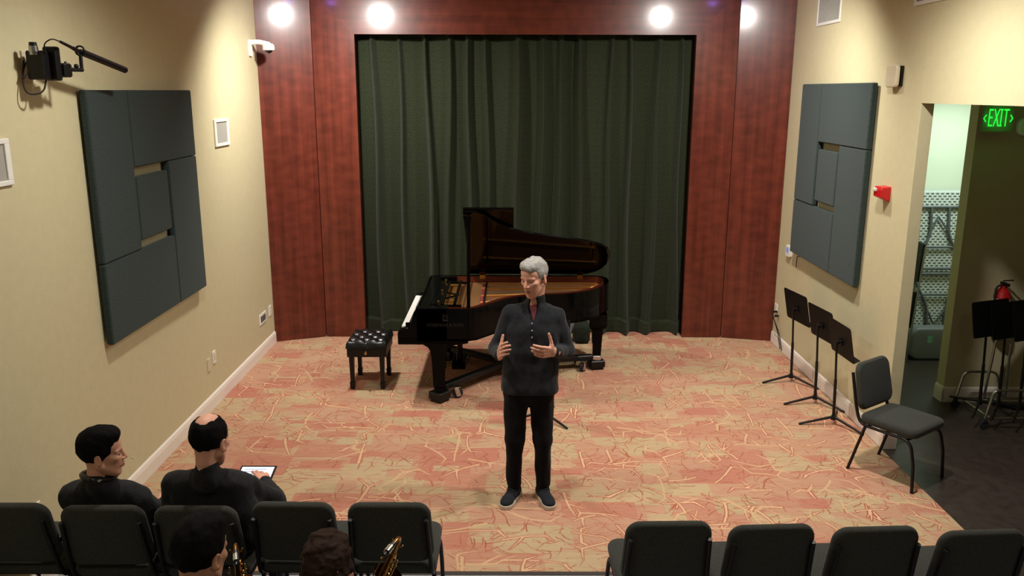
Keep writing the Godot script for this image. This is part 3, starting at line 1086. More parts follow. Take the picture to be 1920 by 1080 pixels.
func wall_fittings() -> void:
	acoustic(1, [
		[-6.09, -5.50, 1.755, 2.90, "upright dark teal fabric panel under the wall microphone, left wall"],
		[-7.30, -6.09, 2.35, 2.90, "dark teal fabric panel across the top of the left wall's cluster"],
		[-7.30, -6.70, 1.19, 2.35, "upright dark teal fabric panel of the left wall nearest the cherry wood"],
		[-6.70, -5.50, 1.19, 1.755, "dark teal fabric panel across the bottom of the left wall's cluster"],
		[-6.665, -6.10, 1.815, 2.285, "small dark teal fabric panel in the middle of the left wall's cluster"]], "acoustic panels on the left wall")
	acoustic(-1, [
		[-9.00, -8.43, 1.775, 2.975, "upright dark teal fabric panel of the right wall nearest the cherry wood"],
		[-8.43, -7.25, 2.41, 2.975, "dark teal fabric panel across the top of the right wall's cluster"],
		[-7.86, -7.25, 1.20, 2.41, "upright dark teal fabric panel beside the red fire alarm"],
		[-9.00, -7.86, 1.20, 1.775, "dark teal fabric panel across the bottom of the right wall's cluster"],
		[-8.39, -7.875, 1.835, 2.345, "small dark teal fabric panel in the middle of the right wall's cluster"]], "acoustic panels on the right wall")
	in_wall_speaker(-8.175, 2.503, "white framed wall speaker between the acoustic panels and the cherry wood")
	in_wall_speaker(-4.495, 2.51, "white framed wall speaker cut by the photo's left edge")
	vent(-8.91, -8.28, 3.54, 3.90, "white framed air vent above the right wall's acoustic panels")
	vent(-6.78, -6.15, 3.54, 3.90, "white framed air vent above the hall opening")
	outlet(XL, 1, -7.36, 0.43, 0.075, M.beige_plastic, "blank beige wall plate beside the white outlet, left wall", 0)
	outlet(XL, 1, -7.505, 0.46, 0.075, M.white_plastic, "white wall outlet low on the left wall below the acoustic panels", 1)
	outlet(XL, 1, -4.50, 0.475, 0.075, M.white_plastic, "white wall outlet behind the leftmost audience chair", 1)
	outlet(XL, 1, -9.07, 0.41, 0.24, M.white_plastic, "wide white wall plate with dark sockets beside the cherry wood", 4)
	outlet(XL, 1, -9.36, 0.42, 0.09, M.white_plastic, "narrow white wall plate touching the left cherry wood panel", 0)
	outlet(XR, -1, -9.50, 0.42, 0.09, M.white_plastic, "white wall outlet beside the right cherry wood panel", 1)
	# plugs in the right outlet
	var m := MB.new()
	for dz in [0.0, 0.06]:
		m.box(Vector3(XR - 0.03, 0.40 - dz * 0.6, -9.44 + dz), Vector3(0.045, 0.022, 0.03), 0.004)
		m.tube(bent([Vector3(XR - 0.05, 0.40 - dz * 0.6, -9.44 + dz), Vector3(XR - 0.08, 0.39 - dz * 0.6, -9.40 + dz), Vector3(XR - 0.03, 0.2, -9.3 + dz), Vector3(XR - 0.022, 0.02, -9.2 + dz)], 0.08), 0.005, 6)
	single("power_plugs", m, M.satin_black, "black power plugs and cords in the right wall outlet", "plug")
	# dome camera on a bracket
	var c := Vector3(XL, 3.33, -9.25)
	var t := thing("dome_camera", c, "white dome security camera on a curved bracket at the wall corner", "security camera")
	obj("wall_bracket", plate(XL, 1, -9.25, 3.335, 0.06, 0.17, 0.025, 0.012), M.white_plastic, t)
	m = MB.new()
	m.tube(bent([c + Vector3(0.01, 0.06, 0), c + Vector3(0.10, 0.07, 0), c + Vector3(0.20, 0.045, 0), c + Vector3(0.215, 0.03, 0)], 0.08), [0.028, 0.027, 0.026, 0.026, 0.026, 0.026, 0.026, 0.026, 0.026, 0.028, 0.03, 0.03, 0.03, 0.03], 12)
	obj("arm", m, M.white_plastic, t)
	m = MB.new()
	m.lathe(c + Vector3(0.205, 0.0, 0), [Vector2(0.0, 0.055), Vector2(0.045, 0.05), Vector2(0.062, 0.03), Vector2(0.062, -0.015), Vector2(0.05, -0.02)], 20)
	obj("body", m, M.white_plastic, t)
	m = MB.new()
	m.ball(c + Vector3(0.205, -0.015, 0), Vector3(0.04, 0.034, 0.04), 16)
	obj("dome", m, M.dark_glass, t)
	# shotgun microphone on its wall arm
	t = thing("shotgun_microphone", Vector3(XL, 3.0, -5.0), "black shotgun microphone on a wall arm above the acoustic panels", "microphone")
	obj("wall_plate", plate(XL, 1, -4.99, 3.02, 0.11, 0.19, 0.012), M.beige_plastic, t)
	m = MB.new()
	m.box(Vector3(-2.70, 3.035, -4.93), Vector3(0.10, 0.16, 0.07), 0.008)
	m.box(Vector3(-2.65, 3.045, -4.99), Vector3(0.08, 0.19, 0.05), 0.008)
	m.box(Vector3(-2.62, 3.01, -5.055), Vector3(0.06, 0.08, 0.08), 0.01)
	obj("mount_head", m, M.satin_black, t)
	m = MB.new()
	m.lathe(Vector3(-2.70, 3.11, -4.90), [Vector2(0.0, 0.05), Vector2(0.02, 0.05), Vector2(0.022, 0.03)], 14)
	obj("knob", m, M.satin_black, t)
	m = MB.new()
	m.lathe(Vector3(-2.70, 3.11, -4.90), [Vector2(0.024, 0.03), Vector2(0.026, 0.0), Vector2(0.024, -0.02)], 14)
	obj("collar", m, M.steel, t)
	m = MB.new()
	m.box(Vector3(-2.60, 3.035, -5.04), Vector3(0.012, 0.05, 0.014), 0.002)
	obj("clamp", m, M.steel, t)
	m = MB.new()
	m.tube([Vector3(-2.60, 3.015, -5.06), Vector3(-2.57, 3.015, -5.17)], 0.012)
	m.tube([Vector3(-2.57, 3.01, -5.16), Vector3(-2.57, 3.105, -5.165)], 0.011)
	m.ball(Vector3(-2.58, 3.035, -5.12), Vector3(0.014, 0.014, 0.014))
	m.tube(arc(Vector3(-2.57, 3.125, -5.165), Vector3.RIGHT, Vector3.UP, 0.027, 0, TAU, 14), 0.006, 6)
	obj("arm", m, M.satin_black, t)
	m = MB.new()
	m.tube([Vector3(-2.57, 3.165, -4.95), Vector3(-2.57, 3.135, -5.09)], [0.008, 0.010], 10)
	m.tube([Vector3(-2.57, 3.135, -5.09), Vector3(-2.57, 3.124, -5.14)], 0.012, 10)
	m.tube([Vector3(-2.57, 3.122, -5.15), Vector3(-2.57, 3.115, -5.20), Vector3(-2.57, 3.028, -5.735), Vector3(-2.57, 3.026, -5.745)], [0.012, 0.021, 0.021, 0.016], 14)
	obj("capsule_tube", m, M.satin_black, t)
	m = MB.new()
	m.tube(bent([Vector3(-2.57, 3.165, -4.95), Vector3(-2.58, 3.18, -4.88), Vector3(-2.63, 3.15, -4.88), Vector3(-2.64, 3.10, -4.92)], 0.05), 0.004, 6)
	obj("cable", m, M.rubber, t)
	m = MB.new()
	m.tube(bent([Vector3(-2.68, 2.965, -4.96), Vector3(-2.68, 2.88, -4.92), Vector3(-2.74, 2.87, -4.85), Vector3(-2.775, 2.94, -4.88), Vector3(-2.78, 3.06, -4.93)], 0.06), 0.005, 6)
	obj("cable", m, M.rubber, t)
	m = MB.new()
	m.tube(bent([Vector3(-2.74, 3.0, -4.90), Vector3(-2.76, 2.95, -4.86), Vector3(-2.78, 2.99, -4.90), Vector3(-2.78, 3.05, -4.95)], 0.03), 0.004, 6)
	obj("cable", m, M.rubber, t)
	# right wall: sensor box, alarm, thermostat
	t = thing("sensor_box", Vector3(XR, 2.93, -6.94), "beige rounded box on the right wall above the fire alarm", "wall sensor")
	obj("back_plate", plate(XR, -1, -6.93, 3.02, 0.17, 0.16, 0.02, 0.01), M.satin_black, t)
	m = MB.new()
	m.pad(rrect(0.19, 0.175, 0.03, 4), 0.035, 0.012, 0.002, Transform3D(Basis(Vector3(0, 0, 1), Vector3.UP, Vector3(-1, 0, 0)), Vector3(XR - 0.045, 3.02, -6.94)))
	m.smooth_normals()
	obj("cover", m, M.beige_plastic, t)
	t = thing("fire_alarm", Vector3(XR, 2.0, -6.92), "red fire alarm strobe on the right wall beside the hall opening", "fire alarm")
	m = MB.new()
	m.prism(PackedVector2Array([Vector2(0, -0.07), Vector2(0.0, 0.055), Vector2(0.075, 0.05), Vector2(0.085, 0.03), Vector2(0.085, -0.03)]), -0.07, 0.07, Transform3D(Basis(Vector3(-1, 0, 0), Vector3.UP, Vector3(0, 0, -1)), Vector3(XR, 2.085, -6.92)), 0.006)
	obj("body", m, M.red, t)
	m = MB.new()
	m.box(Vector3(XR - 0.09, 2.11, -6.95), Vector3(0.02, 0.03, 0.05), 0.006)
	obj("strobe_lens", m, M.lens_white, t)
	t = thing("thermostat", Vector3(XR, 1.1, -9.16), "small white thermostat with a blue display on the right wall", "thermostat")
	obj("case", plate(XR, -1, -9.17, 1.17, 0.13, 0.12, 0.035, 0.012), M.white_plastic, t)
	obj("display", plate(XR - 0.035, -1, -9.17, 1.18, 0.075, 0.05, 0.002, 0.004), M.lcd, t)
	var hk := MB.new()
	hk.tube(bent([Vector3(XR, 1.17, -8.86), Vector3(XR - 0.03, 1.17, -8.86), Vector3(XR - 0.03, 1.05, -8.86)], 0.02), 0.004, 6)
	single("wall_hook", hk, M.satin_black, "thin dark wire hanging under the right wall's acoustic panels", "wire")

# ---------------------------------------------------------------- the grand piano
func piano() -> void:
	var P := Vector3(0.0, 0, -8.2)
	var t := thing("grand_piano", P, "glossy black grand piano with its lid propped open", "piano")
	# outline seen from above, (x, z): keyboard at the left, tail at the right, straight side at the back
	var outline := [Vector2(-0.885, -7.5), Vector2(-0.42, -7.5), Vector2(-0.33, -7.545), Vector2(-0.20, -7.71), Vector2(-0.09, -7.86), Vector2(0.02, -7.965), Vector2(0.13, -8.025), Vector2(0.27, -8.062), Vector2(0.40, -8.082), Vector2(0.53, -8.112), Vector2(0.65, -8.16), Vector2(0.76, -8.235), Vector2(0.86, -8.335), Vector2(0.94, -8.455), Vector2(1.0, -8.59), Vector2(1.035, -8.72), Vector2(1.03, -8.83), Vector2(0.98, -8.92), Vector2(0.90, -8.95), Vector2(-0.885, -8.95)]
	var y0 := 0.62
	var y1 := 0.935
	var out_poly := PackedVector2Array(outline)
	var inn: PackedVector2Array = Geometry2D.offset_polygon(out_poly, -0.055)[0]
	var flatten := Transform3D(Basis(Vector3.RIGHT, Vector3(0, 0, 1), Vector3(0, 1, 0)), Vector3.ZERO)   # (x, y) of a polygon becomes (x, z), depth becomes height
	var m := MB.new()
	var ring := func(mm: MB, a: PackedVector2Array, ya: float, yb: float, inward: bool) -> void:
		var k := a.size()
		var ctr := Vector2(-0.05, -8.4)
		for i in k:
			var nrm := []
			for q in [i, (i + 1) % k]:
				var e := (a[(q + 1) % k] - a[(q + k - 1) % k]).normalized()
				var e0 := (a[q] - a[(q + k - 1) % k]).normalized()
				var e1 := (a[(q + 1) % k] - a[q]).normalized()
				if e0.dot(e1) < 0.75:
					e = (a[(i + 1) % k] - a[i]).normalized()
				var nn := Vector2(e.y, -e.x)
				var tst := Geometry2D.is_point_in_polygon(a[q] + nn * 0.002, a)
				if tst != inward:
					nn = -nn
				nrm.append(Vector3(nn.x, 0, nn.y))
			var p0 := Vector3(a[i].x, ya, a[i].y)
			var p1 := Vector3(a[(i + 1) % k].x, ya, a[(i + 1) % k].y)
			mm.quads([p0, p1, p1 + Vector3(0, yb - ya, 0), p0 + Vector3(0, yb - ya, 0)], [nrm[0], nrm[1], nrm[1], nrm[0]])
	ring.call(m, out_poly, y0, y1 - 0.006, false)
	ring.call(m, Geometry2D.offset_polygon(out_poly, -0.006)[0], y1 - 0.006, y1, false)
	# top of the rim: outer outline with the inner cut out, as a strip
	var strip := PackedVector2Array()
	for q in out_poly:
		strip.append(q)
	var best := 0
	for i in inn.size():
		if inn[i].distance_to(out_poly[0]) < inn[best].distance_to(out_poly[0]):
			best = i
	var cw_out := Geometry2D.is_polygon_clockwise(out_poly)
	var cw_in := Geometry2D.is_polygon_clockwise(inn)
	strip.append(out_poly[0] + Vector2(0.0001, 0.0))
	for i in inn.size() + 1:
		var k := (best + (i if cw_in != cw_out else inn.size() * 2 - i)) % inn.size()
		strip.append(inn[k] + (Vector2(0.0001, 0.0001) if i == 0 else Vector2.ZERO))
	var tri_idx := Geometry2D.triangulate_polygon(strip)
	for i in range(0, tri_idx.size(), 3):
		m.flat(Vector3(strip[tri_idx[i]].x, y1, strip[tri_idx[i]].y), Vector3(strip[tri_idx[i + 1]].x, y1, strip[tri_idx[i + 1]].y), Vector3(strip[tri_idx[i + 2]].x, y1, strip[tri_idx[i + 2]].y), Vector3.UP)
	m.prism(out_poly, y0 - 0.002, y0 + 0.02, flatten)
	obj("rim", m, M.piano, t)
	m = MB.new()
	ring.call(m, inn, 0.78, y1, true)
	obj("inner_rim", m, M.inner_rim, t)
	# soundboard, cast plate with its struts, strings
	m = MB.new()
	m.prism(Geometry2D.offset_polygon(out_poly, -0.056)[0], 0.78, 0.80, flatten)
	obj("soundboard", m, M.soundboard, t)
	m = MB.new()
	var plate_poly: PackedVector2Array = Geometry2D.offset_polygon(out_poly, -0.062)[0]
	var hole: PackedVector2Array = Geometry2D.offset_polygon(out_poly, -0.15)[0]
	var cutx := PackedVector2Array([Vector2(-0.30, -9.5), Vector2(1.5, -9.5), Vector2(1.5, -7.0), Vector2(-0.30, -7.0)])
	var holes := Geometry2D.intersect_polygons(hole, cutx)
	# the plate's flange round the edge, built from quads between the two outlines
	var fl := Geometry2D.clip_polygons(plate_poly, cutx)
	for q in fl:
		m.prism(q, 0.835, 0.865, flatten, 0.004)
	for i in plate_poly.size():
		var a := plate_poly[i]
		var b := plate_poly[(i + 1) % plate_poly.size()]
		var ctr := Vector2(0.25, -8.5)
		var a2 := a.lerp(ctr, 0.085 / maxf(0.1, a.distance_to(ctr)))
		var b2 := b.lerp(ctr, 0.085 / maxf(0.1, b.distance_to(ctr)))
		m.quad(Vector3(a.x, 0.862, a.y), Vector3(b.x, 0.862, b.y), Vector3(b2.x, 0.85, b2.y), Vector3(a2.x, 0.85, a2.y), Vector3.UP)
		m.quad(Vector3(a2.x, 0.85, a2.y), Vector3(b2.x, 0.85, b2.y), Vector3(b2.x, 0.80, b2.y), Vector3(a2.x, 0.80, a2.y), Vector3(ctr.x - a.x, 0, ctr.y - a.y))
	for s in [[-0.32, -7.72, -0.10, -7.96], [-0.32, -7.95, 0.34, -8.18], [-0.32, -8.22, 0.72, -8.42], [-0.32, -8.55, 0.90, -8.66], [-0.32, -8.78, 0.92, -8.84]]:
		var a := Vector3(s[0], 0.872, s[1])
		var b := Vector3(s[2], 0.862, s[3])
		var dr := (b - a).normalized()
		m.box((a + b) / 2, Vector3((b - a).length(), 0.035, 0.03), 0.008, Basis(dr, Vector3.UP, dr.cross(Vector3.UP)))
	obj("cast_plate", m, M.iron_gold, t)
	m = MB.new()
	for k in 70:
		var z := lerpf(-7.64, -8.86, k / 69.0)
		var xe := lerpf(-0.14, 0.92, pow(k / 69.0, 0.75))
		var ze := lerpf(-7.92, -8.80, k / 69.0)
		m.tube([Vector3(-0.42, 0.868, z), Vector3(xe, 0.852, ze)], 0.0014, 3, false)
	tag(obj("strings", m, M.string, t), "", "", "", "stuff")
	m = MB.new()
	for k in 60:
		for j in 3:
			m.tube([Vector3(-0.50 + 0.035 * j, 0.86, lerpf(-7.62, -8.84, (k + 0.3 * j) / 60.0)), Vector3(-0.505 + 0.035 * j, 0.892, lerpf(-7.62, -8.84, (k + 0.3 * j) / 60.0))], 0.004, 5)
	tag(obj("tuning_pins", m, M.steel, t), "", "", "", "stuff")
	m = MB.new()
	m.box(Vector3(-0.30, 0.872, -8.24), Vector3(0.03, 0.012, 1.2), 0.002)
	obj("damper_felt", m, M.felt, t)
	m = MB.new()
	m.box(Vector3(-0.27, 0.885, -8.24), Vector3(0.018, 0.022, 1.2), 0.002)
	obj("damper_rail", m, M.satin_black, t)
	# keyboard end
	obj("keybed", bx(Vector3(-1.066, 0.585, -8.95), Vector3(-0.70, 0.665, -7.5), 0.006), M.piano, t)
	m = MB.new()
	m.box(Vector3(-1.054, 0.685, -8.225), Vector3(0.022, 0.05, 1.24), 0.006)
	obj("key_slip", m, M.piano, t)
	for zz in [[-7.615, -7.5], [-8.95, -8.835]]:
		m = MB.new()
		var prof := PackedVector2Array([Vector2(-1.066, 0.60), Vector2(-1.066, 0.70), Vector2(-1.05, 0.722), Vector2(-0.985, 0.735), Vector2(-0.955, 0.76), Vector2(-0.935, 0.82), Vector2(-0.915, 0.89), Vector2(-0.895, 0.925), Vector2(-0.87, 0.936), Vector2(-0.60, 0.936), Vector2(-0.60, 0.60)])
		m.prism(prof, zz[0], zz[1], Transform3D.IDENTITY, 0.006)
		obj("cheek", m, M.piano, t)
	m = MB.new()
	var black := MB.new()
	var pitch := 1.215 / 52.0
	for k in 52:
		var z := -7.622 - pitch * (k + 0.5)
		m.box(Vector3(-0.968, 0.722, z), Vector3(0.15, 0.022, pitch - 0.001), 0.0015)
		if [1, 2, 4, 5, 6].has((k + 6) % 7) and k < 51:
			black.box(Vector3(-0.938, 0.738, z - pitch * 0.5), Vector3(0.092, 0.014, 0.0115), 0.002)
	tag(obj("white_keys", m, M.ivory, t), "row of white piano keys", "", "", "stuff")
	tag(obj("black_keys", black, M.ebony, t), "row of black piano keys", "", "", "stuff")
	for z in [-7.63, -8.82]:
		m = MB.new()
		m.box(Vector3(-0.95, 0.742, z + (0.005 if z > -8 else -0.005)), Vector3(0.11, 0.05, 0.022), 0.006)
		obj("key_block", m, M.piano, t)
	m = MB.new()
	m.box(Vector3(-0.875, 0.83, -8.225), Vector3(0.02, 0.19, 1.22), 0.004, Basis(Vector3(0, 0, 1), 0.06))
	obj("fallboard", m, M.piano, t)
	m = MB.new()
	m.box(Vector3(-0.815, 0.92, -8.225), Vector3(0.10, 0.03, 1.22), 0.005)
	obj("stretcher", m, M.piano, t)
	# music desk folded down on its slides
	m = MB.new()
	for z in [-7.72, -8.70]:
		m.box(Vector3(-0.62, 0.905, z), Vector3(0.28, 0.02, 0.03), 0.003)
	for x in [-0.735, -0.66, -0.545]:
		m.box(Vector3(x, 0.922, -8.21), Vector3(0.03, 0.016, 1.0), 0.003)
	m.box(Vector3(-0.735, 0.918, -8.21), Vector3(0.10, 0.014, 1.04), 0.003)
	m.box(Vector3(-0.60, 0.915, -8.03), Vector3(0.16, 0.014, 0.022), 0.003, Basis(Vector3.UP, 0.9))
	m.box(Vector3(-0.60, 0.915, -8.17), Vector3(0.18, 0.014, 0.022), 0.003, Basis(Vector3.UP, -0.7))
	obj("music_desk", m, M.piano, t)
	m = MB.new()
	for z in [-7.75, -8.2, -8.68]:
		m.lathe(Vector3(-0.70, 0.93, z), [Vector2(0.0, 0.024), Vector2(0.012, 0.02), Vector2(0.014, 0.0)], 12)
	obj("desk_knobs", m, M.brass, t)
	# lid: main leaf, folded front leaf, hinges and prop
	var th := deg_to_rad(35.5)
	var ld := Vector3(0, sin(th), cos(th))
	var ln := Vector3(1, 0, 0).cross(ld)          # points down and forward, the lid's underside
	var lx := Transform3D(Basis(Vector3.RIGHT, ld, ln), Vector3(0, 0.955, -8.955))
	var leaf := PackedVector2Array([Vector2(-0.46, 0.0), Vector2(-0.46, 1.465), Vector2(-0.34, 1.463), Vector2(-0.27, 1.41), Vector2(-0.20, 1.315), Vector2(-0.10, 1.19), Vector2(0.014, 1.09), Vector2(0.10, 1.04), Vector2(0.21, 1.003), Vector2(0.37, 0.955), Vector2(0.53, 0.908), Vector2(0.66, 0.87), Vector2(0.75, 0.835), Vector2(0.84, 0.795), Vector2(0.92, 0.735), Vector2(0.98, 0.655), Vector2(1.015, 0.54), Vector2(1.02, 0.42), Vector2(1.005, 0.28), Vector2(0.965, 0.16), Vector2(0.91, 0.08), Vector2(0.82, 0.02), Vector2(0.74, 0.0)])
	m = MB.new()
	m.prism(leaf, -0.012, 0.012, lx, 0.004)
	obj("lid", m, M.piano, t)
	m = MB.new()
	m.prism(PackedVector2Array([Vector2(-0.46, 0.01), Vector2(-0.46, 1.47), Vector2(0.014, 1.47), Vector2(0.014, 0.01)]), -0.04, -0.016, lx, 0.004)
	obj("lid_front_leaf", m, M.piano, t)
	for x in [-0.32, 0.74]:
		m = MB.new()
		m.tube([Vector3(x - 0.035, 0.952, -8.945), Vector3(x + 0.035, 0.952, -8.945)], 0.014, 10)
		m.box(Vector3(x, 0.925, -8.895), Vector3(0.06, 0.045, 0.004), 0.001)
		m.box(lx * Vector3(x, 0.04, 0.014), Vector3(0.06, 0.05, 0.004), 0.001, lx.basis)
		obj("hinge", m, M.brass, t)
	m = MB.new()
	var pa := Vector3(-0.405, 0.93, -7.56)
	var pb: Vector3 = lx * Vector3(-0.41, 1.40, 0.02)
	var pd := (pb - pa).normalized()
	m.box((pa + pb) / 2, Vector3(0.034, (pb - pa).length(), 0.022), 0.006, Basis(pd.cross(Vector3(0, 0, 1)).normalized(), pd, pd.cross(Vector3(0, 0, 1)).normalized().cross(pd)))
	obj("lid_prop", m, M.piano, t)
	m = MB.new()
	m.prism(PackedVector2Array([Vector2(-0.05, 0.0), Vector2(0.03, 0.0), Vector2(0.015, -0.1), Vector2(-0.01, -0.2), Vector2(-0.025, -0.1)]), -0.012, 0.012, Transform3D(Basis.IDENTITY, pb + Vector3(0, 0.0, 0.02)))
	obj("prop_block", m, M.piano, t)
	# side emblem and lettering
	m = MB.new()
	m.text("STEINWAY & SONS", Transform3D(Basis.IDENTITY, Vector3(-0.62, 0.775, -7.4995)), 0.028, 0.001, "Droid Serif")
	obj("side_lettering", m, mat(rgb(36, 35, 28), 0.5, 0.2), t)
	m = MB.new()
	var ly := Vector3(-0.62, 0.845, -7.499)
	for s in [-1, 1]:
		m.tube(bent([ly + Vector3(s * 0.012, -0.02, 0), ly + Vector3(s * 0.026, 0.0, 0), ly + Vector3(s * 0.012, 0.02, 0), ly + Vector3(s * 0.02, 0.035, 0)], 0.02), 0.003, 6)
	for x in [-0.006, 0.0, 0.006]:
		m.tube([ly + Vector3(x, -0.02, 0), ly + Vector3(x, 0.03, 0)], 0.001, 4)
	m.box(ly + Vector3(0, -0.026, 0), Vector3(0.05, 0.008, 0.003), 0.001)
	obj("side_emblem", m, mat(rgb(36, 35, 28), 0.5, 0.2), t)
	# legs with their carved brackets
	for a in [[-0.69, -7.575, true], [-0.69, -8.86, true], [0.905, -8.56, false]]:
		var c := Vector3(a[0], 0, a[1])
		m = MB.new()
		var sec := [[0.60, 0.085], [0.52, 0.075], [0.46, 0.066], [0.20, 0.055], [0.155, 0.053]] if a[2] else [[0.62, 0.095], [0.50, 0.095], [0.47, 0.085], [0.44, 0.055], [0.155, 0.042]]
		for i in sec.size() - 1:
			for k in 4:
				var d0 := Vector3(1, 0, 1).rotated(Vector3.UP, k * PI / 2)
				var d1 := Vector3(1, 0, 1).rotated(Vector3.UP, (k + 1) * PI / 2)
				m.quad(c + d0 * sec[i][1] + Vector3(0, sec[i][0], 0), c + d1 * sec[i][1] + Vector3(0, sec[i][0], 0), c + d1 * sec[i + 1][1] + Vector3(0, sec[i + 1][0], 0), c + d0 * sec[i + 1][1] + Vector3(0, sec[i + 1][0], 0), d0 + d1)
		var leg := obj("leg", m, M.piano, t)
		m = MB.new()
		m.box(c + Vector3(0, 0.125, 0), Vector3(0.10, 0.06, 0.10), 0.012)
		obj("ferrule", m, M.piano if a[2] else M.chrome, leg)
		if a[2]:
			m = MB.new()
			var br := PackedVector2Array([Vector2(-0.20, 0.0), Vector2(-0.15, -0.012), Vector2(-0.10, -0.04), Vector2(-0.065, -0.10), Vector2(-0.06, -0.16), Vector2(0.06, -0.16), Vector2(0.065, -0.10), Vector2(0.09, -0.05), Vector2(0.14, -0.02), Vector2(0.28, 0.0), Vector2(0.28, 0.05), Vector2(-0.20, 0.05)])
			m.prism(br, -0.05, 0.05, Transform3D(Basis.IDENTITY, c + Vector3(0, 0.59, 0.0)), 0.006)
			obj("bracket", m, M.piano, leg)
	# lyre and pedals
	m = MB.new()
	m.box(Vector3(-0.52, 0.585, -8.22), Vector3(0.16, 0.04, 0.30), 0.004)
	for z in [-8.13, -8.31]:
		m.tube([Vector3(-0.52, 0.57, z), Vector3(-0.53, 0.40, z + (0.02 if z > -8.2 else -0.02)), Vector3(-0.54, 0.20, z)], [0.028, 0.022, 0.028], 10)
	m.box(Vector3(-0.54, 0.185, -8.22), Vector3(0.14, 0.07, 0.32), 0.01)
	obj("lyre", m, M.piano, t)
	m = MB.new()
	for z in [-8.22 - 0.08, -8.22, -8.22 + 0.08]:
		m.tube([Vector3(-0.60, 0.17, z), Vector3(-0.68, 0.155, z), Vector3(-0.74, 0.145, z)], [0.014, 0.02, 0.022], 10, true, 0.4)
	obj("pedals", m, M.brass, t)
	dolly()

func dolly() -> void:
	var c := Vector3(-0.06, 0.125, -8.36)
	var t := thing("piano_dolly", Vector3(c.x, 0, c.z), "black three-armed dolly on casters under the grand piano", "piano dolly")
	var m := MB.new()
	m.lathe(Vector3(c.x, 0.09, c.z), [Vector2(0, 0.07), Vector2(0.11, 0.07), Vector2(0.12, 0.06), Vector2(0.12, 0.0), Vector2(0, 0)], 18)
	obj("hub", m, M.satin_black, t)
	for e in [Vector3(-0.69, 0.12, -7.575), Vector3(-0.69, 0.12, -8.86), Vector3(0.905, 0.12, -8.56)]:
		var d: Vector3 = (e - c)
		d.y = 0
		var L := d.length()
		d = d.normalized()
		var b := Basis(d, Vector3.UP, d.cross(Vector3.UP))
		m = MB.new()
		m.box(c + d * L * 0.5 + Vector3(0, 0.005, 0), Vector3(L - 0.1, 0.055, 0.075), 0.006, b)
		obj("arm", m, M.satin_black, t)
		# the cup that the leg stands in
		m = MB.new()
		var cc := Vector3(e.x, 0.0, e.z)
		m.box(cc + Vector3(0, 0.065, 0), Vector3(0.155, 0.075, 0.155), 0.008, b)
		m.box(cc + Vector3(0, 0.016, 0), Vector3(0.13, 0.03, 0.13), 0.004, b)
		obj("leg_cup", m, M.satin_black, t)
		# caster just inside the cup, on the side of the arm
		for s in ([1.0, -1.0]):
			var at: Vector3 = cc - d * 0.17 + b.z * 0.075 * s
			var cb := Basis(Vector3.UP, 0.7 * s) * b
			m = MB.new()
			m.lathe(Vector3(at.x, 0.054, at.z), [Vector2(0.0, 0.017), Vector2(0.045, 0.017), Vector2(0.052, 0.012), Vector2(0.052, -0.012), Vector2(0.045, -0.017), Vector2(0.0, -0.017)], 18, cb * Basis(Vector3.RIGHT, PI / 2))
			var wheel := obj("caster", m, M.rubber, t)
			m = MB.new()
			for q in [-1, 1]:
				m.box(Vector3(at.x, 0.068, at.z) + cb.z * 0.024 * q, Vector3(0.042, 0.092, 0.005), 0.001, cb * Basis(Vector3(0, 0, 1), -0.3))
			m.box(Vector3(at.x, 0.116, at.z), Vector3(0.06, 0.006, 0.06), 0.001, cb)
			obj("fork", m, M.chrome, wheel)

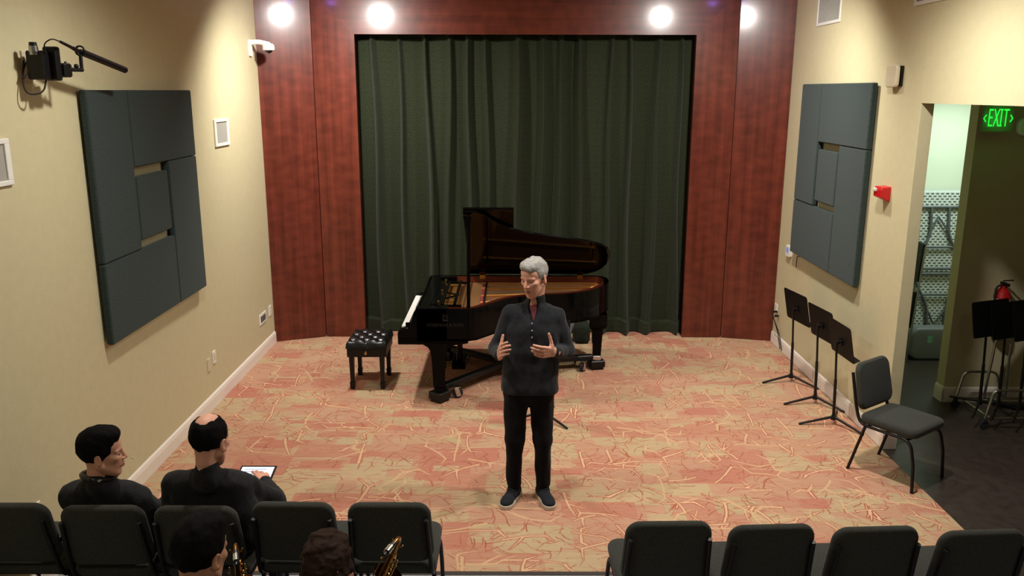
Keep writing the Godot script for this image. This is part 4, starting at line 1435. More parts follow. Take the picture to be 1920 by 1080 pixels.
func bench() -> void:
	var c := Vector3(-1.435, 0, -8.12)
	var t := thing("piano_bench", c, "black button-tufted leather piano bench with four wooden legs", "bench")
	var w := 0.41
	var d := 0.49
	# tufted top as a height field with rounded sides
	var m := MB.new()
	var nx := 44
	var nz := 52
	var buttons := []
	for j in 5:
		for i in 3:
			var bxx := (i - 1) * 0.135
			if j % 2 == 1:
				bxx += 0.0675
				if i == 2:
					continue
			buttons.append(Vector2(bxx, (j - 2) * 0.095))
	var H := func(i: int, j: int) -> Vector3:
		var u := lerpf(-1.0, 1.0, float(i) / nx)
		var q := lerpf(-1.0, 1.0, float(j) / nz)
		var x := u * w / 2
		var z := q * d / 2
		var e := minf((1.0 - absf(u)) * w / 2, (1.0 - absf(q)) * d / 2)
		var y := 0.425 + 0.085 * sqrt(clampf(1.0 - pow(1.0 - minf(e / 0.045, 1.0), 2.0), 0.0, 1.0))
		var dip := 0.0
		for b in buttons:
			var r2: float = (Vector2(x, z) - b).length_squared()
			dip = maxf(dip, 0.024 * exp(-r2 / 0.0009) + 0.008 * exp(-r2 / 0.004))
		# creases between the buttons
		var cr := absf(sin((x / 0.135 + z / 0.19) * PI)) 
		var cs := absf(sin((x / 0.135 - z / 0.19) * PI))
		y -= dip * minf(1.0, e / 0.03) + 0.007 * (exp(-cr * cr * 40.0) + exp(-cs * cs * 40.0)) * minf(1.0, e / 0.06)
		if absf(x) < 0.02:
			y -= 0.012 * (1.0 - absf(x) / 0.02) * clampf(1.0 - e / 0.05, 0.0, 1.0)
		return c + Vector3(x, y, z)
	for i in nx:
		for j in nz:
			m.quad(H.call(i, j), H.call(i + 1, j), H.call(i + 1, j + 1), H.call(i, j + 1), Vector3.UP)
	m.smooth_normals()
	obj("seat", m, M.leather, t)
	m = MB.new()
	for b in buttons:
		m.ball(c + Vector3(b.x, 0.492, b.y), Vector3(0.009, 0.005, 0.009), 8)
	tag(obj("buttons", m, M.leather, t), "", "", "", "stuff")
	obj("apron", bx(c + Vector3(-w / 2 + 0.012, 0.335, -d / 2 + 0.012), c + Vector3(w / 2 - 0.012, 0.428, d / 2 - 0.012), 0.006), M.satin_black, t)
	for s in [-1, 1]:
		m = MB.new()
		m.lathe(c + Vector3(0, 0.385, s * (d / 2)), [Vector2(0.0, 0.035), Vector2(0.013, 0.03), Vector2(0.018, 0.012), Vector2(0.01, -0.012)], 14, Basis(Vector3.RIGHT, PI / 2 * s))
		obj("knob", m, M.brass if s > 0 else M.satin_black, t)
	for sx in [-1, 1]:
		for sz in [-1, 1]:
			m = MB.new()
			var p := c + Vector3(sx * (w / 2 - 0.055), 0, sz * (d / 2 - 0.035))
			for q in [[0.345, 0.024, 0.075, 0.018], [0.075, 0.024, 0.06, 0.024], [0.06, 0.024, 0.0, 0.019]]:
				for k in 4:
					var d0 := Vector3(1, 0, 1).rotated(Vector3.UP, k * PI / 2)
					var d1 := Vector3(1, 0, 1).rotated(Vector3.UP, (k + 1) * PI / 2)
					m.quad(p + d0 * q[1] + Vector3(0, q[0], 0), p + d1 * q[1] + Vector3(0, q[0], 0), p + d1 * q[3] + Vector3(0, q[2], 0), p + d0 * q[3] + Vector3(0, q[2], 0), d0 + d1)
			obj("leg", m, M.satin_black, t)

# ---------------------------------------------------------------- chairs
func make_chair(label: String, grp: String) -> Node3D:
	var t := thing("banquet_chair", Vector3.ZERO, label, "chair", grp)
	var m := MB.new()
	m.pad(rrect(0.455, 0.46, 0.06, 5, 1.0), 0.075, 0.034, 0.012, Transform3D(Basis(Vector3.RIGHT, Vector3(0, 0, 1), Vector3(0, -1, 0)), Vector3(0, 0.442, 0.015)))
	m.smooth_normals()
	obj("seat", m, M.chair_fabric, t)
	var tilt := Basis(Vector3.RIGHT, -0.20)
	m = MB.new()
	m.pad(rrect(0.452, 0.37, 0.075, 6, 0.93), 0.052, 0.025, 0.008, Transform3D(tilt, Vector3(0, 0.675, -0.255)), 0.25)
	m.smooth_normals()
	obj("backrest", m, M.chair_back, t)
	for s in [-1, 1]:
		m = MB.new()
		m.tube(bent([Vector3(s * 0.193, 0.778, -0.312), Vector3(s * 0.205, 0.52, -0.252), Vector3(s * 0.210, 0.392, -0.205), Vector3(s * 0.212, 0.390, 0.205), Vector3(s * 0.218, 0.215, 0.245)], 0.07, 6), 0.0125, 8)
		obj("side_frame", m, M.chair_frame, t)
		m = MB.new()
		m.tube([Vector3(s * 0.218, 0.215, 0.245), Vector3(s * 0.222, 0.0, 0.262)], 0.0125, 8)
		obj("leg", m, M.chair_frame, t)
		m = MB.new()
		m.tube([Vector3(s * 0.212, 0.392, -0.155), Vector3(s * 0.222, 0.0, -0.262)], 0.0125, 8)
		obj("leg", m, M.chair_frame, t)
	m = MB.new()
	m.tube([Vector3(-0.212, 0.386, 0.17), Vector3(0.212, 0.386, 0.17)], 0.011, 8)
	m.tube([Vector3(-0.212, 0.386, -0.15), Vector3(0.212, 0.386, -0.15)], 0.011, 8)
	obj("crossbar", m, M.chair_frame, t)
	return t

func chairs() -> void:
	var first := make_chair("empty black fabric chair facing the photo's right, beside the hall opening", "")
	first.remove_meta("group")
	first.position = Vector3(2.99, 0, -6.04)
	first.rotation.y = deg_to_rad(36.4)
	var g1 := "black chairs in the left audience row"
	var g2 := "black chairs in the right audience row"
	for a in [[-2.568, -3.868, 0.0, "black chair back at the photo's lower left corner, against the wall", g1], [-2.077, -3.845, 1.0, "black chair back behind the young man in profile", g1], [-1.600, -3.842, 0.0, "black chair back behind the balding man with the tablet", g1], [-1.113, -3.886, -1.0, "black chair back right of the balding man, empty seat", g1], [-0.626, -3.883, 0.0, "black chair back at the aisle end of the left row, behind a saxophone", g1], [0.764, -3.697, 1.5, "black chair back at the aisle end of the right row", g2], [1.252, -3.668, 3.0, "second black chair back from the aisle in the right row", g2], [1.751, -3.650, 3.0, "third black chair back from the aisle in the right row", g2], [2.245, -3.62, 3.5, "black chair back at the photo's lower right corner", g2]]:
		var c := copy_of(first, a[3], a[4])
		c.rotation.y = PI + deg_to_rad(a[2])
		c.position = Vector3(a[0], 0, a[1] - 0.295)
	# the two musicians nearest the camera sit on chairs below the frame
	for a in [[-1.235, -3.06, "black chair under the black-haired musician nearest the camera"], [-0.735, -3.06, "black chair under the brown-haired musician nearest the camera"]]:
		var c := copy_of(first, a[2], "black chairs in the second audience row")
		c.rotation.y = PI
		c.position = Vector3(a[0], 0, a[1])

# ---------------------------------------------------------------- music stands
func make_stand(label: String, grp: String, h := 0.79) -> Node3D:
	var t := thing("music_stand", Vector3.ZERO, label, "music stand", grp)
	var tilt := Transform3D(Basis(Vector3.RIGHT, -0.20), Vector3(0, h, 0.0))
	var m := MB.new()
	m.prism(rrect(0.455, 0.32, 0.022, 3), -0.003, 0.003, tilt, 0.001)
	m.prism(PackedVector2Array([Vector2(0, 0), Vector2(0.06, 0.012), Vector2(0.06, 0.016), Vector2(0, 0.004)]), -0.215, 0.215, tilt * Transform3D(Basis(Vector3(0, 0, 1), Vector3.UP, Vector3(-1, 0, 0)), Vector3(0, -0.158, 0.0)))
	obj("desk", m, M.stand_black, t)
	m = MB.new()
	m.box(tilt * Vector3(0, -0.02, -0.012), Vector3(0.07, 0.05, 0.016), 0.004, tilt.basis)
	m.box(tilt * Vector3(0, -0.02, -0.03), Vector3(0.02, 0.035, 0.03), 0.003, tilt.basis)
	for s in [-1, 1]:
		m.tube([tilt * Vector3(0, -0.01, -0.03), tilt * Vector3(s * 0.032, -0.01, -0.03)], 0.009, 8)
	obj("tilt_bracket", m, M.chair_frame, t)
	m = MB.new()
	m.tube([Vector3(0, h - 0.02, -0.035), Vector3(0, 0.40, -0.012)], 0.010, 10)
	m.tube([Vector3(0, 0.42, -0.013), Vector3(0, 0.065, 0)], 0.0135, 10)
	obj("post", m, M.chair_frame, t)
	m = MB.new()
	m.lathe(Vector3(0, 0.045, 0), [Vector2(0, 0.04), Vector2(0.02, 0.04), Vector2(0.024, 0.0), Vector2(0, 0)], 12)
	obj("hub", m, M.chair_frame, t)
	for k in 3:
		var d := Vector3(0, 0, 1).rotated(Vector3.UP, TAU * (k + 0.5) / 3)
		m = MB.new()
		m.tube([d * 0.012 + Vector3(0, 0.07, 0), d * 0.31 + Vector3(0, 0.010, 0)], [0.0125, 0.010], 6)
		obj("leg", m, M.chair_frame, t)
	return t

func music_stands() -> void:
	var g := "music stands along the right wall"
	var a := make_stand("black music stand nearest the cherry wood, right wall", g)
	a.position = Vector3(2.86, 0, -8.14); a.rotation.y = deg_to_rad(100)
	var b := copy_of(a, "middle black music stand of the three along the right wall", g)
	b.position = Vector3(2.89, 0, -7.53); b.rotation.y = deg_to_rad(98)
	var c := copy_of(a, "black music stand along the right wall nearest the empty chair", g)
	c.position = Vector3(2.875, 0, -7.02); c.rotation.y = deg_to_rad(93)
	var d := copy_of(a, "black music stand behind the standing man, only its feet showing", "")
	d.remove_meta("group")
	d.position = Vector3(0.29, 0, -7.12); d.rotation.y = deg_to_rad(-20)
	# the parked stands on the hall's cart
	var g2 := "music stands parked on the hall cart"
	var p := make_stand("black music stand parked leftmost on the chrome cart in the hall", g2, 0.85)
	p.position = Vector3(4.24, 0.10, -7.15); p.rotation.y = deg_to_rad(22)
	var q := copy_of(p, "black music stand parked in the middle of the chrome hall cart", g2)
	q.position = Vector3(4.38, 0.10, -7.10); q.rotation.y = deg_to_rad(22)
	var r := copy_of(p, "black music stand parked rightmost on the chrome hall cart", g2)
	r.position = Vector3(4.54, 0.10, -7.05); r.rotation.y = deg_to_rad(22)

# ---------------------------------------------------------------- things in the hall
func hall_things() -> void:
	# chrome cart
	var t := thing("stand_cart", Vector3(4.55, 0, -7.2), "chrome tube cart on casters holding parked music stands in the hall", "cart")
	var m := MB.new()
	for z in [-7.42, -6.92]:
		m.tube(bent([Vector3(4.17, 0.10, z), Vector3(4.22, 0.36, z), Vector3(4.52, 0.36, z), Vector3(4.60, 0.10, z), Vector3(5.05, 0.10, z)], 0.06), 0.013, 8)
		m.tube([Vector3(4.17, 0.10, z), Vector3(5.05, 0.10, z)], 0.013, 8)
	for x in [4.22, 4.52, 4.9]:
		m.tube([Vector3(x, 0.10, -7.42), Vector3(x, 0.10, -6.92)], 0.011, 8)
	obj("frame", m, M.chrome, t)
	m = MB.new()
	m.tube(bent([Vector3(4.42, 0.10, -7.40), Vector3(4.46, 0.68, -7.40), Vector3(4.60, 0.68, -7.40), Vector3(4.62, 0.10, -7.40)], 0.05), 0.012, 8)
	obj("upright", m, M.chrome, t)
	for p in [Vector3(4.17, 0, -7.42), Vector3(4.17, 0, -6.92), Vector3(5.05, 0, -7.42), Vector3(5.05, 0, -6.92)]:
		m = MB.new()
		m.lathe(p + Vector3(0, 0.04, 0), [Vector2(0, 0.012), Vector2(0.036, 0.012), Vector2(0.04, 0.008), Vector2(0.04, -0.008), Vector2(0.036, -0.012), Vector2(0, -0.012)], 16, Basis(Vector3.RIGHT, PI / 2))
		m.box(p + Vector3(0, 0.08, 0), Vector3(0.03, 0.03, 0.036), 0.004)
		obj("caster", m, M.rubber, t)
	# exit sign hung from the hall ceiling
	t = thing("exit_sign", Vector3(4.22, 2.56, -7.42), "glowing green exit sign with arrows both ways in the hall", "exit sign")
	var sw := 0.27
	var p0 := Vector3(4.215, 2.675, -7.42)
	obj("sign_panel", bx(p0 + Vector3(-sw / 2, -0.115, -0.012), p0 + Vector3(sw / 2, 0.115, 0.008), 0.003), M.exit_panel, t)
	m = MB.new()
	m.text("EXIT", Transform3D(Basis(Vector3(0.66, 0, 0), Vector3(0, 1.38, 0), Vector3(0, 0, 1)), p0 + Vector3(0, 0.0, 0.009)), 0.108, 0.003)
	obj("sign_letters", m, M.exit_green, t)
	for s in [-1, 1]:
		m = MB.new()
		m.tube([p0 + Vector3(s * 0.105, 0.03, 0.01), p0 + Vector3(s * 0.126, 0.0, 0.01), p0 + Vector3(s * 0.105, -0.03, 0.01)], 0.005, 6)
		obj("sign_arrow", m, M.exit_green, t)
	obj("canopy", bx(p0 + Vector3(-0.06, 0.11, -0.03), p0 + Vector3(0.06, 0.33, 0.03), 0.004), M.white_plastic, t)
	var l := OmniLight3D.new()
	l.name = "sign_glow"
	t.add_child(l)
	l.position = Vector3(0, 0.11, 0.10)
	l.light_color = Color(0.25, 1.0, 0.35); l.light_energy = 0.012; l.omni_range = 8.0; l.omni_attenuation = 2.0; l.light_size = 0.08; l.shadow_enabled = true
	# emergency light at the photo's right edge
	t = thing("emergency_light", Vector3(4.56, 2.52, -7.59), "white oval emergency light on the hall partition at the right edge", "emergency light")
	m = MB.new()
	m.pad(rrect(0.30, 0.16, 0.06, 5), 0.07, 0.025, 0.005, Transform3D(Basis.IDENTITY, Vector3(4.62, 2.60, -7.55)))
	m.smooth_normals()
	obj("housing", m, M.white_plastic, t)
	for x in [4.55, 4.69]:
		m = MB.new()
		m.lathe(Vector3(x, 2.59, -7.515), [Vector2(0.0, 0.03), Vector2(0.035, 0.028), Vector2(0.045, 0.0)], 16, Basis(Vector3.RIGHT, PI / 2))
		obj("lamp_head", m, M.lens_white, t)
	# fire extinguisher
	var e := Vector3(4.52, 0.72, -7.50)
	t = thing("fire_extinguisher", e, "red fire extinguisher on the hall partition behind the parked stands", "extinguisher")
	m = MB.new()
	m.lathe(e, [Vector2(0, 0), Vector2(0.07, 0.0), Vector2(0.075, 0.02), Vector2(0.075, 0.34), Vector2(0.06, 0.39), Vector2(0.03, 0.42), Vector2(0.025, 0.45), Vector2(0, 0.45)], 20)
	obj("cylinder", m, M.red, t)
	m = MB.new()
	m.box(e + Vector3(0, 0.465, 0.02), Vector3(0.03, 0.025, 0.12), 0.004)
	m.box(e + Vector3(0.02, 0.50, 0.03), Vector3(0.022, 0.012, 0.14), 0.003, Basis(Vector3.RIGHT, -0.25))
	obj("valve_handle", m, M.satin_black, t)
	m = MB.new()
	m.tube(bent([e + Vector3(-0.02, 0.46, 0.02), e + Vector3(-0.085, 0.45, 0.04), e + Vector3(-0.10, 0.30, 0.05), e + Vector3(-0.085, 0.08, 0.04)], 0.06), 0.009, 8)
	obj("hose", m, M.rubber, t)
	m = MB.new()
	m.lathe(e, [Vector2(0.0762, 0.20), Vector2(0.0762, 0.33)], 20)
	obj("paper_label", m, mat(rgb(224, 196, 186), 0.6), t)
	obj("wall_bracket", bx(e + Vector3(-0.03, 0.1, -0.09), e + Vector3(0.03, 0.4, -0.07)), M.steel, t)
	# folding tables leaning on the white wall
	var lean := Basis(Vector3.RIGHT, -0.14)
	for k in 2:
		var o := Vector3(4.80 + 0.05 * k, 0.0, -9.16 - 0.11 * k)
		t = thing("folding_table", o, ("grey-white plastic folding table on end, dotted underside and legs showing" if k == 0 else "second folding table on end, close behind the dotted one"), "folding table", "folding tables against the white wall")
		var xf := Transform3D(lean, o + Vector3(0, 0.03, 0))
		m = MB.new()
		m.prism(rrect(0.76, 1.80, 0.05, 4), -0.022, (-0.006 if k == 0 else 0.022), xf * Transform3D(Basis.IDENTITY, Vector3(0, 0.90, 0)), 0.004)
		obj("tabletop", m, M.table_plastic, t)
		if k == 1:
			continue
		# the ribbed underside: a sheet moulded with rows of deep pits, all one plastic
		m = MB.new()
		var fz := lean * Vector3(0, 0, 1)
		var pw := 0.017
		var ph := 0.0075
		var cw := 0.056
		var chh := 0.030
		for r in 58:
			var yb := 0.045 + r * chh
			var shift := 0.028 if r % 2 == 1 else 0.0
			var xs := [-0.375]
			for cidx in 14:
				var xe := -0.365 + cidx * cw + shift
				if xe > -0.37 and xe < 0.37:
					xs.append(xe)
			xs.append(0.375)
			for q in xs.size() - 1:
				var xa: float = xs[q]
				var xb: float = xs[q + 1]
				var ym := yb + chh * 0.5
				var xm := (xa + xb) * 0.5
				var A := [Vector3(xa, yb, 0.022), Vector3(xb, yb, 0.022), Vector3(xb, yb + chh, 0.022), Vector3(xa, yb + chh, 0.022)]
				if xb - xa < cw * 0.95:
					m.quad(xf * A[0], xf * A[1], xf * A[2], xf * A[3], fz)
					continue
				var B := [Vector3(xm - pw, ym - ph, 0.022), Vector3(xm + pw, ym - ph, 0.022), Vector3(xm + pw, ym + ph, 0.022), Vector3(xm - pw, ym + ph, 0.022)]
				var deep := Vector3(0, 0, -0.027)
				for ei in 4:
					var fi := (ei + 1) % 4
					m.quad(xf * A[ei], xf * A[fi], xf * B[fi], xf * B[ei], fz)
					m.quad(xf * B[ei], xf * B[fi], xf * (B[fi] + deep), xf * (B[ei] + deep), lean * (Vector3(xm, ym, 0.0) - (B[ei] + B[fi]) * 0.5))
				m.quad(xf * (B[0] + deep), xf * (B[1] + deep), xf * (B[2] + deep), xf * (B[3] + deep), fz)
		var yt := 0.045 + 58 * chh
		for ed in [[-0.375, 0.045, 0.375, 0.045], [0.375, 0.045, 0.375, yt], [0.375, yt, -0.375, yt], [-0.375, yt, -0.375, 0.045]]:
			m.quad(xf * Vector3(ed[0], ed[1], 0.022), xf * Vector3(ed[2], ed[3], 0.022), xf * Vector3(ed[2], ed[3], -0.006), xf * Vector3(ed[0], ed[1], -0.006), lean * Vector3((ed[0] + ed[2]) * 0.5, (ed[1] + ed[3]) * 0.5 - 0.9, 0))
		tag(obj("pitted_underside", m, M.table_plastic, t), "pale plastic underside moulded with rows of small pits", "", "", "stuff")
		m = MB.new()
		m.tube([xf * Vector3(0.325, 0.05, 0.034), xf * Vector3(0.325, 1.70, 0.034)], 0.012, 6)
		m.tube([xf * Vector3(-0.325, 0.05, 0.034), xf * Vector3(-0.325, 1.70, 0.034)], 0.012, 6)
		obj("rail", m, M.grey_metal, t)
		for s in [[1.62, 0.93], [0.20, 0.87]]:
			m = MB.new()
			var ya: float = s[0]
			var yb: float = s[1]
			m.tube([xf * Vector3(-0.32, ya, 0.045), xf * Vector3(0.32, ya, 0.045)], 0.015, 8)
			for sx in [-1, 1]:
				m.tube(bent([xf * Vector3(sx * 0.10, ya, 0.05), xf * Vector3(sx * 0.10, lerpf(ya, yb, 0.45), 0.05), xf * Vector3(sx * 0.24, lerpf(ya, yb, 0.85), 0.05), xf * Vector3(sx * 0.24, yb, 0.05)], 0.1), 0.016, 8)
			m.tube([xf * Vector3(-0.24, yb, 0.05), xf * Vector3(0.24, yb, 0.05)], 0.015, 8)
			m.tube([xf * Vector3(-0.17, lerpf(ya, yb, 0.65), 0.05), xf * Vector3(0.17, lerpf(ya, yb, 0.65), 0.05)], 0.013, 8)
			m.tube([xf * Vector3(-0.02, lerpf(ya, yb, 0.15), 0.045), xf * Vector3(0.10, lerpf(ya, yb, 0.40), 0.05)], 0.010, 8)
			m.tube([xf * Vector3(-0.02, lerpf(ya, yb, 0.15), 0.045), xf * Vector3(-0.10, lerpf(ya, yb, 0.40), 0.05)], 0.010, 8)
			obj("folding_leg", m, M.grey_metal, t)
	# grey rounded case in front of the tables
	t = thing("plastic_case", Vector3(4.66, 0, -8.93), "grey rounded plastic case with a green tag before the folding tables", "case")
	m = MB.new()
	var cs := PackedVector2Array()
	for q in rrect(0.52, 0.36, 0.10, 6):
		cs.append(q)
	m.pad(cs, 0.16, 0.03, 0.006, Transform3D(Basis.IDENTITY, Vector3(4.66, 0.19, -8.93)))
	m.smooth_normals()
	obj("shell", m, M.grey_plastic, t)
	m = MB.new()
	m.box(Vector3(4.66, 0.006, -8.93), Vector3(0.48, 0.012, 0.15), 0.003)
	obj("foot_strip", m, M.satin_black, t)
	m = MB.new()
	m.prism(rrect(0.055, 0.085, 0.006, 2), -0.001, 0.001, Transform3D(Basis(Vector3.RIGHT, 0.06), Vector3(4.60, 0.245, -8.842)))
	obj("paper_tag", m, M.green_tag, t)
	m = MB.new()
	m.tube([Vector3(4.60, 0.28, -8.842), Vector3(4.605, 0.375, -8.88)], 0.002, 5)
	obj("tag_string", m, M.rubber, t)
	# dark folded chair by the jamb
	t = thing("folded_chair", Vector3(4.34, 0, -8.9), "black folded chair seen edge-on beside the opening's jamb, before the tables", "chair")
	for s in [-1, 1]:
		m = MB.new()
		m.tube([Vector3(4.30 + s * 0.015, 0.0, -8.95 + s * 0.2), Vector3(4.38 + s * 0.01, 1.30, -8.95 + s * 0.2)], 0.012, 8)
		obj("frame", m, M.steel, t)
	m = MB.new()
	m.box(Vector3(4.37, 1.12, -8.95), Vector3(0.03, 0.42, 0.40), 0.01, Basis(Vector3(0, 0, 1), -0.06))
	obj("backrest", m, M.satin_black, t)
	m = MB.new()
	m.box(Vector3(4.33, 0.60, -8.95), Vector3(0.035, 0.40, 0.40), 0.01, Basis(Vector3(0, 0, 1), -0.06))
	obj("seat", m, M.satin_black, t)
	# low dark bag on the floor behind the piano's tail
	t = thing("equipment_bag", Vector3(0.74, 0, -9.6), "dark bag with a grey flap on the floor behind the piano", "bag")
	m = MB.new()
	m.pad(rrect(0.20, 0.22, 0.05, 5), 0.20, 0.05, 0.01, Transform3D(Basis.IDENTITY, Vector3(0.82, 0.115, -9.52)))
	m.smooth_normals()
	obj("body", m, cloth(rgb(34, 38, 30), 81, 8.0, 0.1), t)
	m = MB.new()
	m.prism(PackedVector2Array([Vector2(-0.18, 0.08), Vector2(0.02, 0.26), Vector2(0.08, 0.24), Vector2(0.02, 0.02), Vector2(-0.18, 0.0)]), -0.05, 0.05, Transform3D(Basis.IDENTITY, Vector3(0.66, 0.0, -9.55)), 0.006)
	obj("flap", m, M.grey_plastic, t)

# ---------------------------------------------------------------- saxophones
func make_sax(label: String, grp: String) -> Node3D:
	var t := thing("saxophone", Vector3.ZERO, label, "saxophone", grp)
	var m := MB.new()
	var body := []
	var rad := []
	for i in 11:
		body.append(Vector3(0, lerpf(0.52, 0.10, i / 10.0), 0)); rad.append(lerpf(0.0125, 0.029, i / 10.0))
	obj("body_tube", tube_of(body, rad, 14), M.sax, t)
	var bow := arc(Vector3(0.055, 0.10, 0), Vector3(-1, 0, 0), Vector3(0, -1, 0), 0.055, 0, PI, 10)
	var br := []
	for i in bow.size():
		br.append(lerpf(0.029, 0.038, i / 10.0))
	obj("bow", tube_of(bow, br, 14), M.sax, t)
	m = MB.new()
	var bell := []
	var bl := []
	for q in [[0.10, 0.038], [0.20, 0.042], [0.25, 0.048], [0.28, 0.054], [0.30, 0.062], [0.31, 0.07]]:
		bell.append(Vector3(0.11 + (q[0] - 0.1) * 0.08, q[0], 0)); bl.append(q[1])
	m.tube(bell, bl, 18, false)
	obj("bell", m, M.sax, t)
	var nk := bent([Vector3(0, 0.52, 0), Vector3(0, 0.585, 0), Vector3(-0.03, 0.612, 0), Vector3(-0.085, 0.606, 0)], 0.05, 6)
	var nr := []
	for i in nk.size():
		nr.append(lerpf(0.0125, 0.008, float(i) / nk.size()))
	obj("neck", tube_of(nk, nr, 12), M.sax, t)
	m = MB.new()
	m.tube([Vector3(-0.075, 0.607, 0), Vector3(-0.115, 0.603, 0), Vector3(-0.16, 0.596, 0)], [0.012, 0.013, 0.006], 12)
	obj("mouthpiece", m, M.ebony, t)
	m = MB.new()
	m.tube([Vector3(-0.10, 0.605, 0), Vector3(-0.14, 0.600, 0)], 0.0145, 12)
	obj("ligature", m, M.chrome, t)
	m = MB.new()
	m.lathe(Vector3(0, 0.515, 0), [Vector2(0.013, -0.02), Vector2(0.018, -0.018), Vector2(0.018, 0.0), Vector2(0.0145, 0.002)], 14)
	obj("receiver", m, M.sax, t)
	m = MB.new()
	m.tube(arc(Vector3(0, 0.575, 0), Vector3(0, 0, 1), Vector3(0, 1, 0), 0.026, -PI * 0.95, -PI * 0.05, 8), 0.0035, 6)
	obj("octave_key", m, M.brass, t)
	for k in 13:
		var y := 0.48 - k * 0.029
		var r := lerpf(0.009, 0.019, k / 12.0)
		var an := 0.5 if k % 3 == 0 else (-0.4 if k % 3 == 1 else 0.1)
		var d := Vector3(sin(an) * 0.6 + 0.3, 0, cos(an)).normalized()
		m = MB.new()
		var at := Vector3(0, y, 0) + d * (lerpf(0.0125, 0.029, k / 13.0) + 0.004)
		m.lathe(at, [Vector2(0, 0.008), Vector2(r * 0.5, 0.009), Vector2(r, 0.006), Vector2(r, 0.0), Vector2(0, 0)], 12, Basis(Quaternion(Vector3.UP, d)))
		obj("key_cup", m, M.sax if k % 2 == 0 else M.brass, t)
	for z in [[0.030, 0.016], [0.012, 0.034], [-0.034, 0.008]]:
		m = MB.new()
		m.tube([Vector3(z[1], 0.48, z[0]), Vector3(z[1] * 1.2, 0.12, z[0] * 1.25)], 0.003, 6)
		for k in 5:
			m.ball(Vector3(z[1] * 1.1, 0.45 - k * 0.075, z[0] * 1.1), Vector3(0.005, 0.006, 0.005), 8)
		obj("key_rod", m, M.brass, t)
	for y in [0.40, 0.36, 0.31]:
		m = MB.new()
		m.box(Vector3(-0.024, y, 0.014), Vector3(0.012, 0.026, 0.014), 0.004)
		obj("palm_key", m, M.sax, t)
	return t

func tube_of(p: Array, r, sides: int) -> MB:
	var m := MB.new()
	m.tube(p, r, sides)
	return m

func lay(o: Node3D, up: Vector3, bell_dir: Vector3, top: Vector3) -> void:
	var y := up.normalized()
	var x := (bell_dir - y * bell_dir.dot(y)).normalized()
	o.basis = Basis(x, y, x.cross(y))
	o.position = top - y * 0.615

func instruments() -> void:
	var g := "brass saxophones of the seated musicians"
	var a := make_sax("brass saxophone tilted before the aisle chair of the left row", g)
	lay(a, Vector3(0.40, 0.9, 0.08), Vector3(0.18, -0.3, -1.0), Vector3(-0.470, 1.05, -3.25))
	var b := copy_of(a, "brass saxophone beside the ear of the black-haired musician", g)
	lay(b, Vector3(0.02, 1.0, 0.06), Vector3(-0.3, 0, -0.9), Vector3(-1.185, 1.02, -3.25))
	var c := copy_of(a, "brass saxophone seen through the gap between the two leftmost chairs", g)
	lay(c, Vector3(-0.10, 1.0, 0.0), Vector3(0.15, 0, -1.0), Vector3(-2.345, 0.625, -4.06))
	c.position.y = maxf(c.position.y, 0.012)
	# tablet on the balding man's lap
	var t := thing("tablet", Vector3(-1.515, 0.665, -4.53), "black framed tablet with a pale screen under the balding man's hand", "tablet")
	var xf := Transform3D(Basis(Vector3.RIGHT, 0.20) , Vector3(-1.515, 0.675, -4.52))
	var m := MB.new()
	m.box(xf.origin, Vector3(0.215, 0.008, 0.27), 0.003, xf.basis)
	obj("frame", m, M.satin_black, t)
	m = MB.new()
	m.box(xf * Vector3(0, 0.0045, 0), Vector3(0.192, 0.001, 0.238), 0.0002, xf.basis)
	var s := obj("screen", m, M.screen, t)
	m = MB.new()
	for k in 9:
		m.box(xf * Vector3(-0.01 - 0.01 * (k % 3), 0.0053, -0.095 + k * 0.022), Vector3(0.13 - 0.02 * (k % 3), 0.0004, 0.006), 0.0001, xf.basis)
	tag(obj("text_lines", m, M.screen_line, s), "", "", "", "stuff")

# ---------------------------------------------------------------- people
var head_skin: MB = null

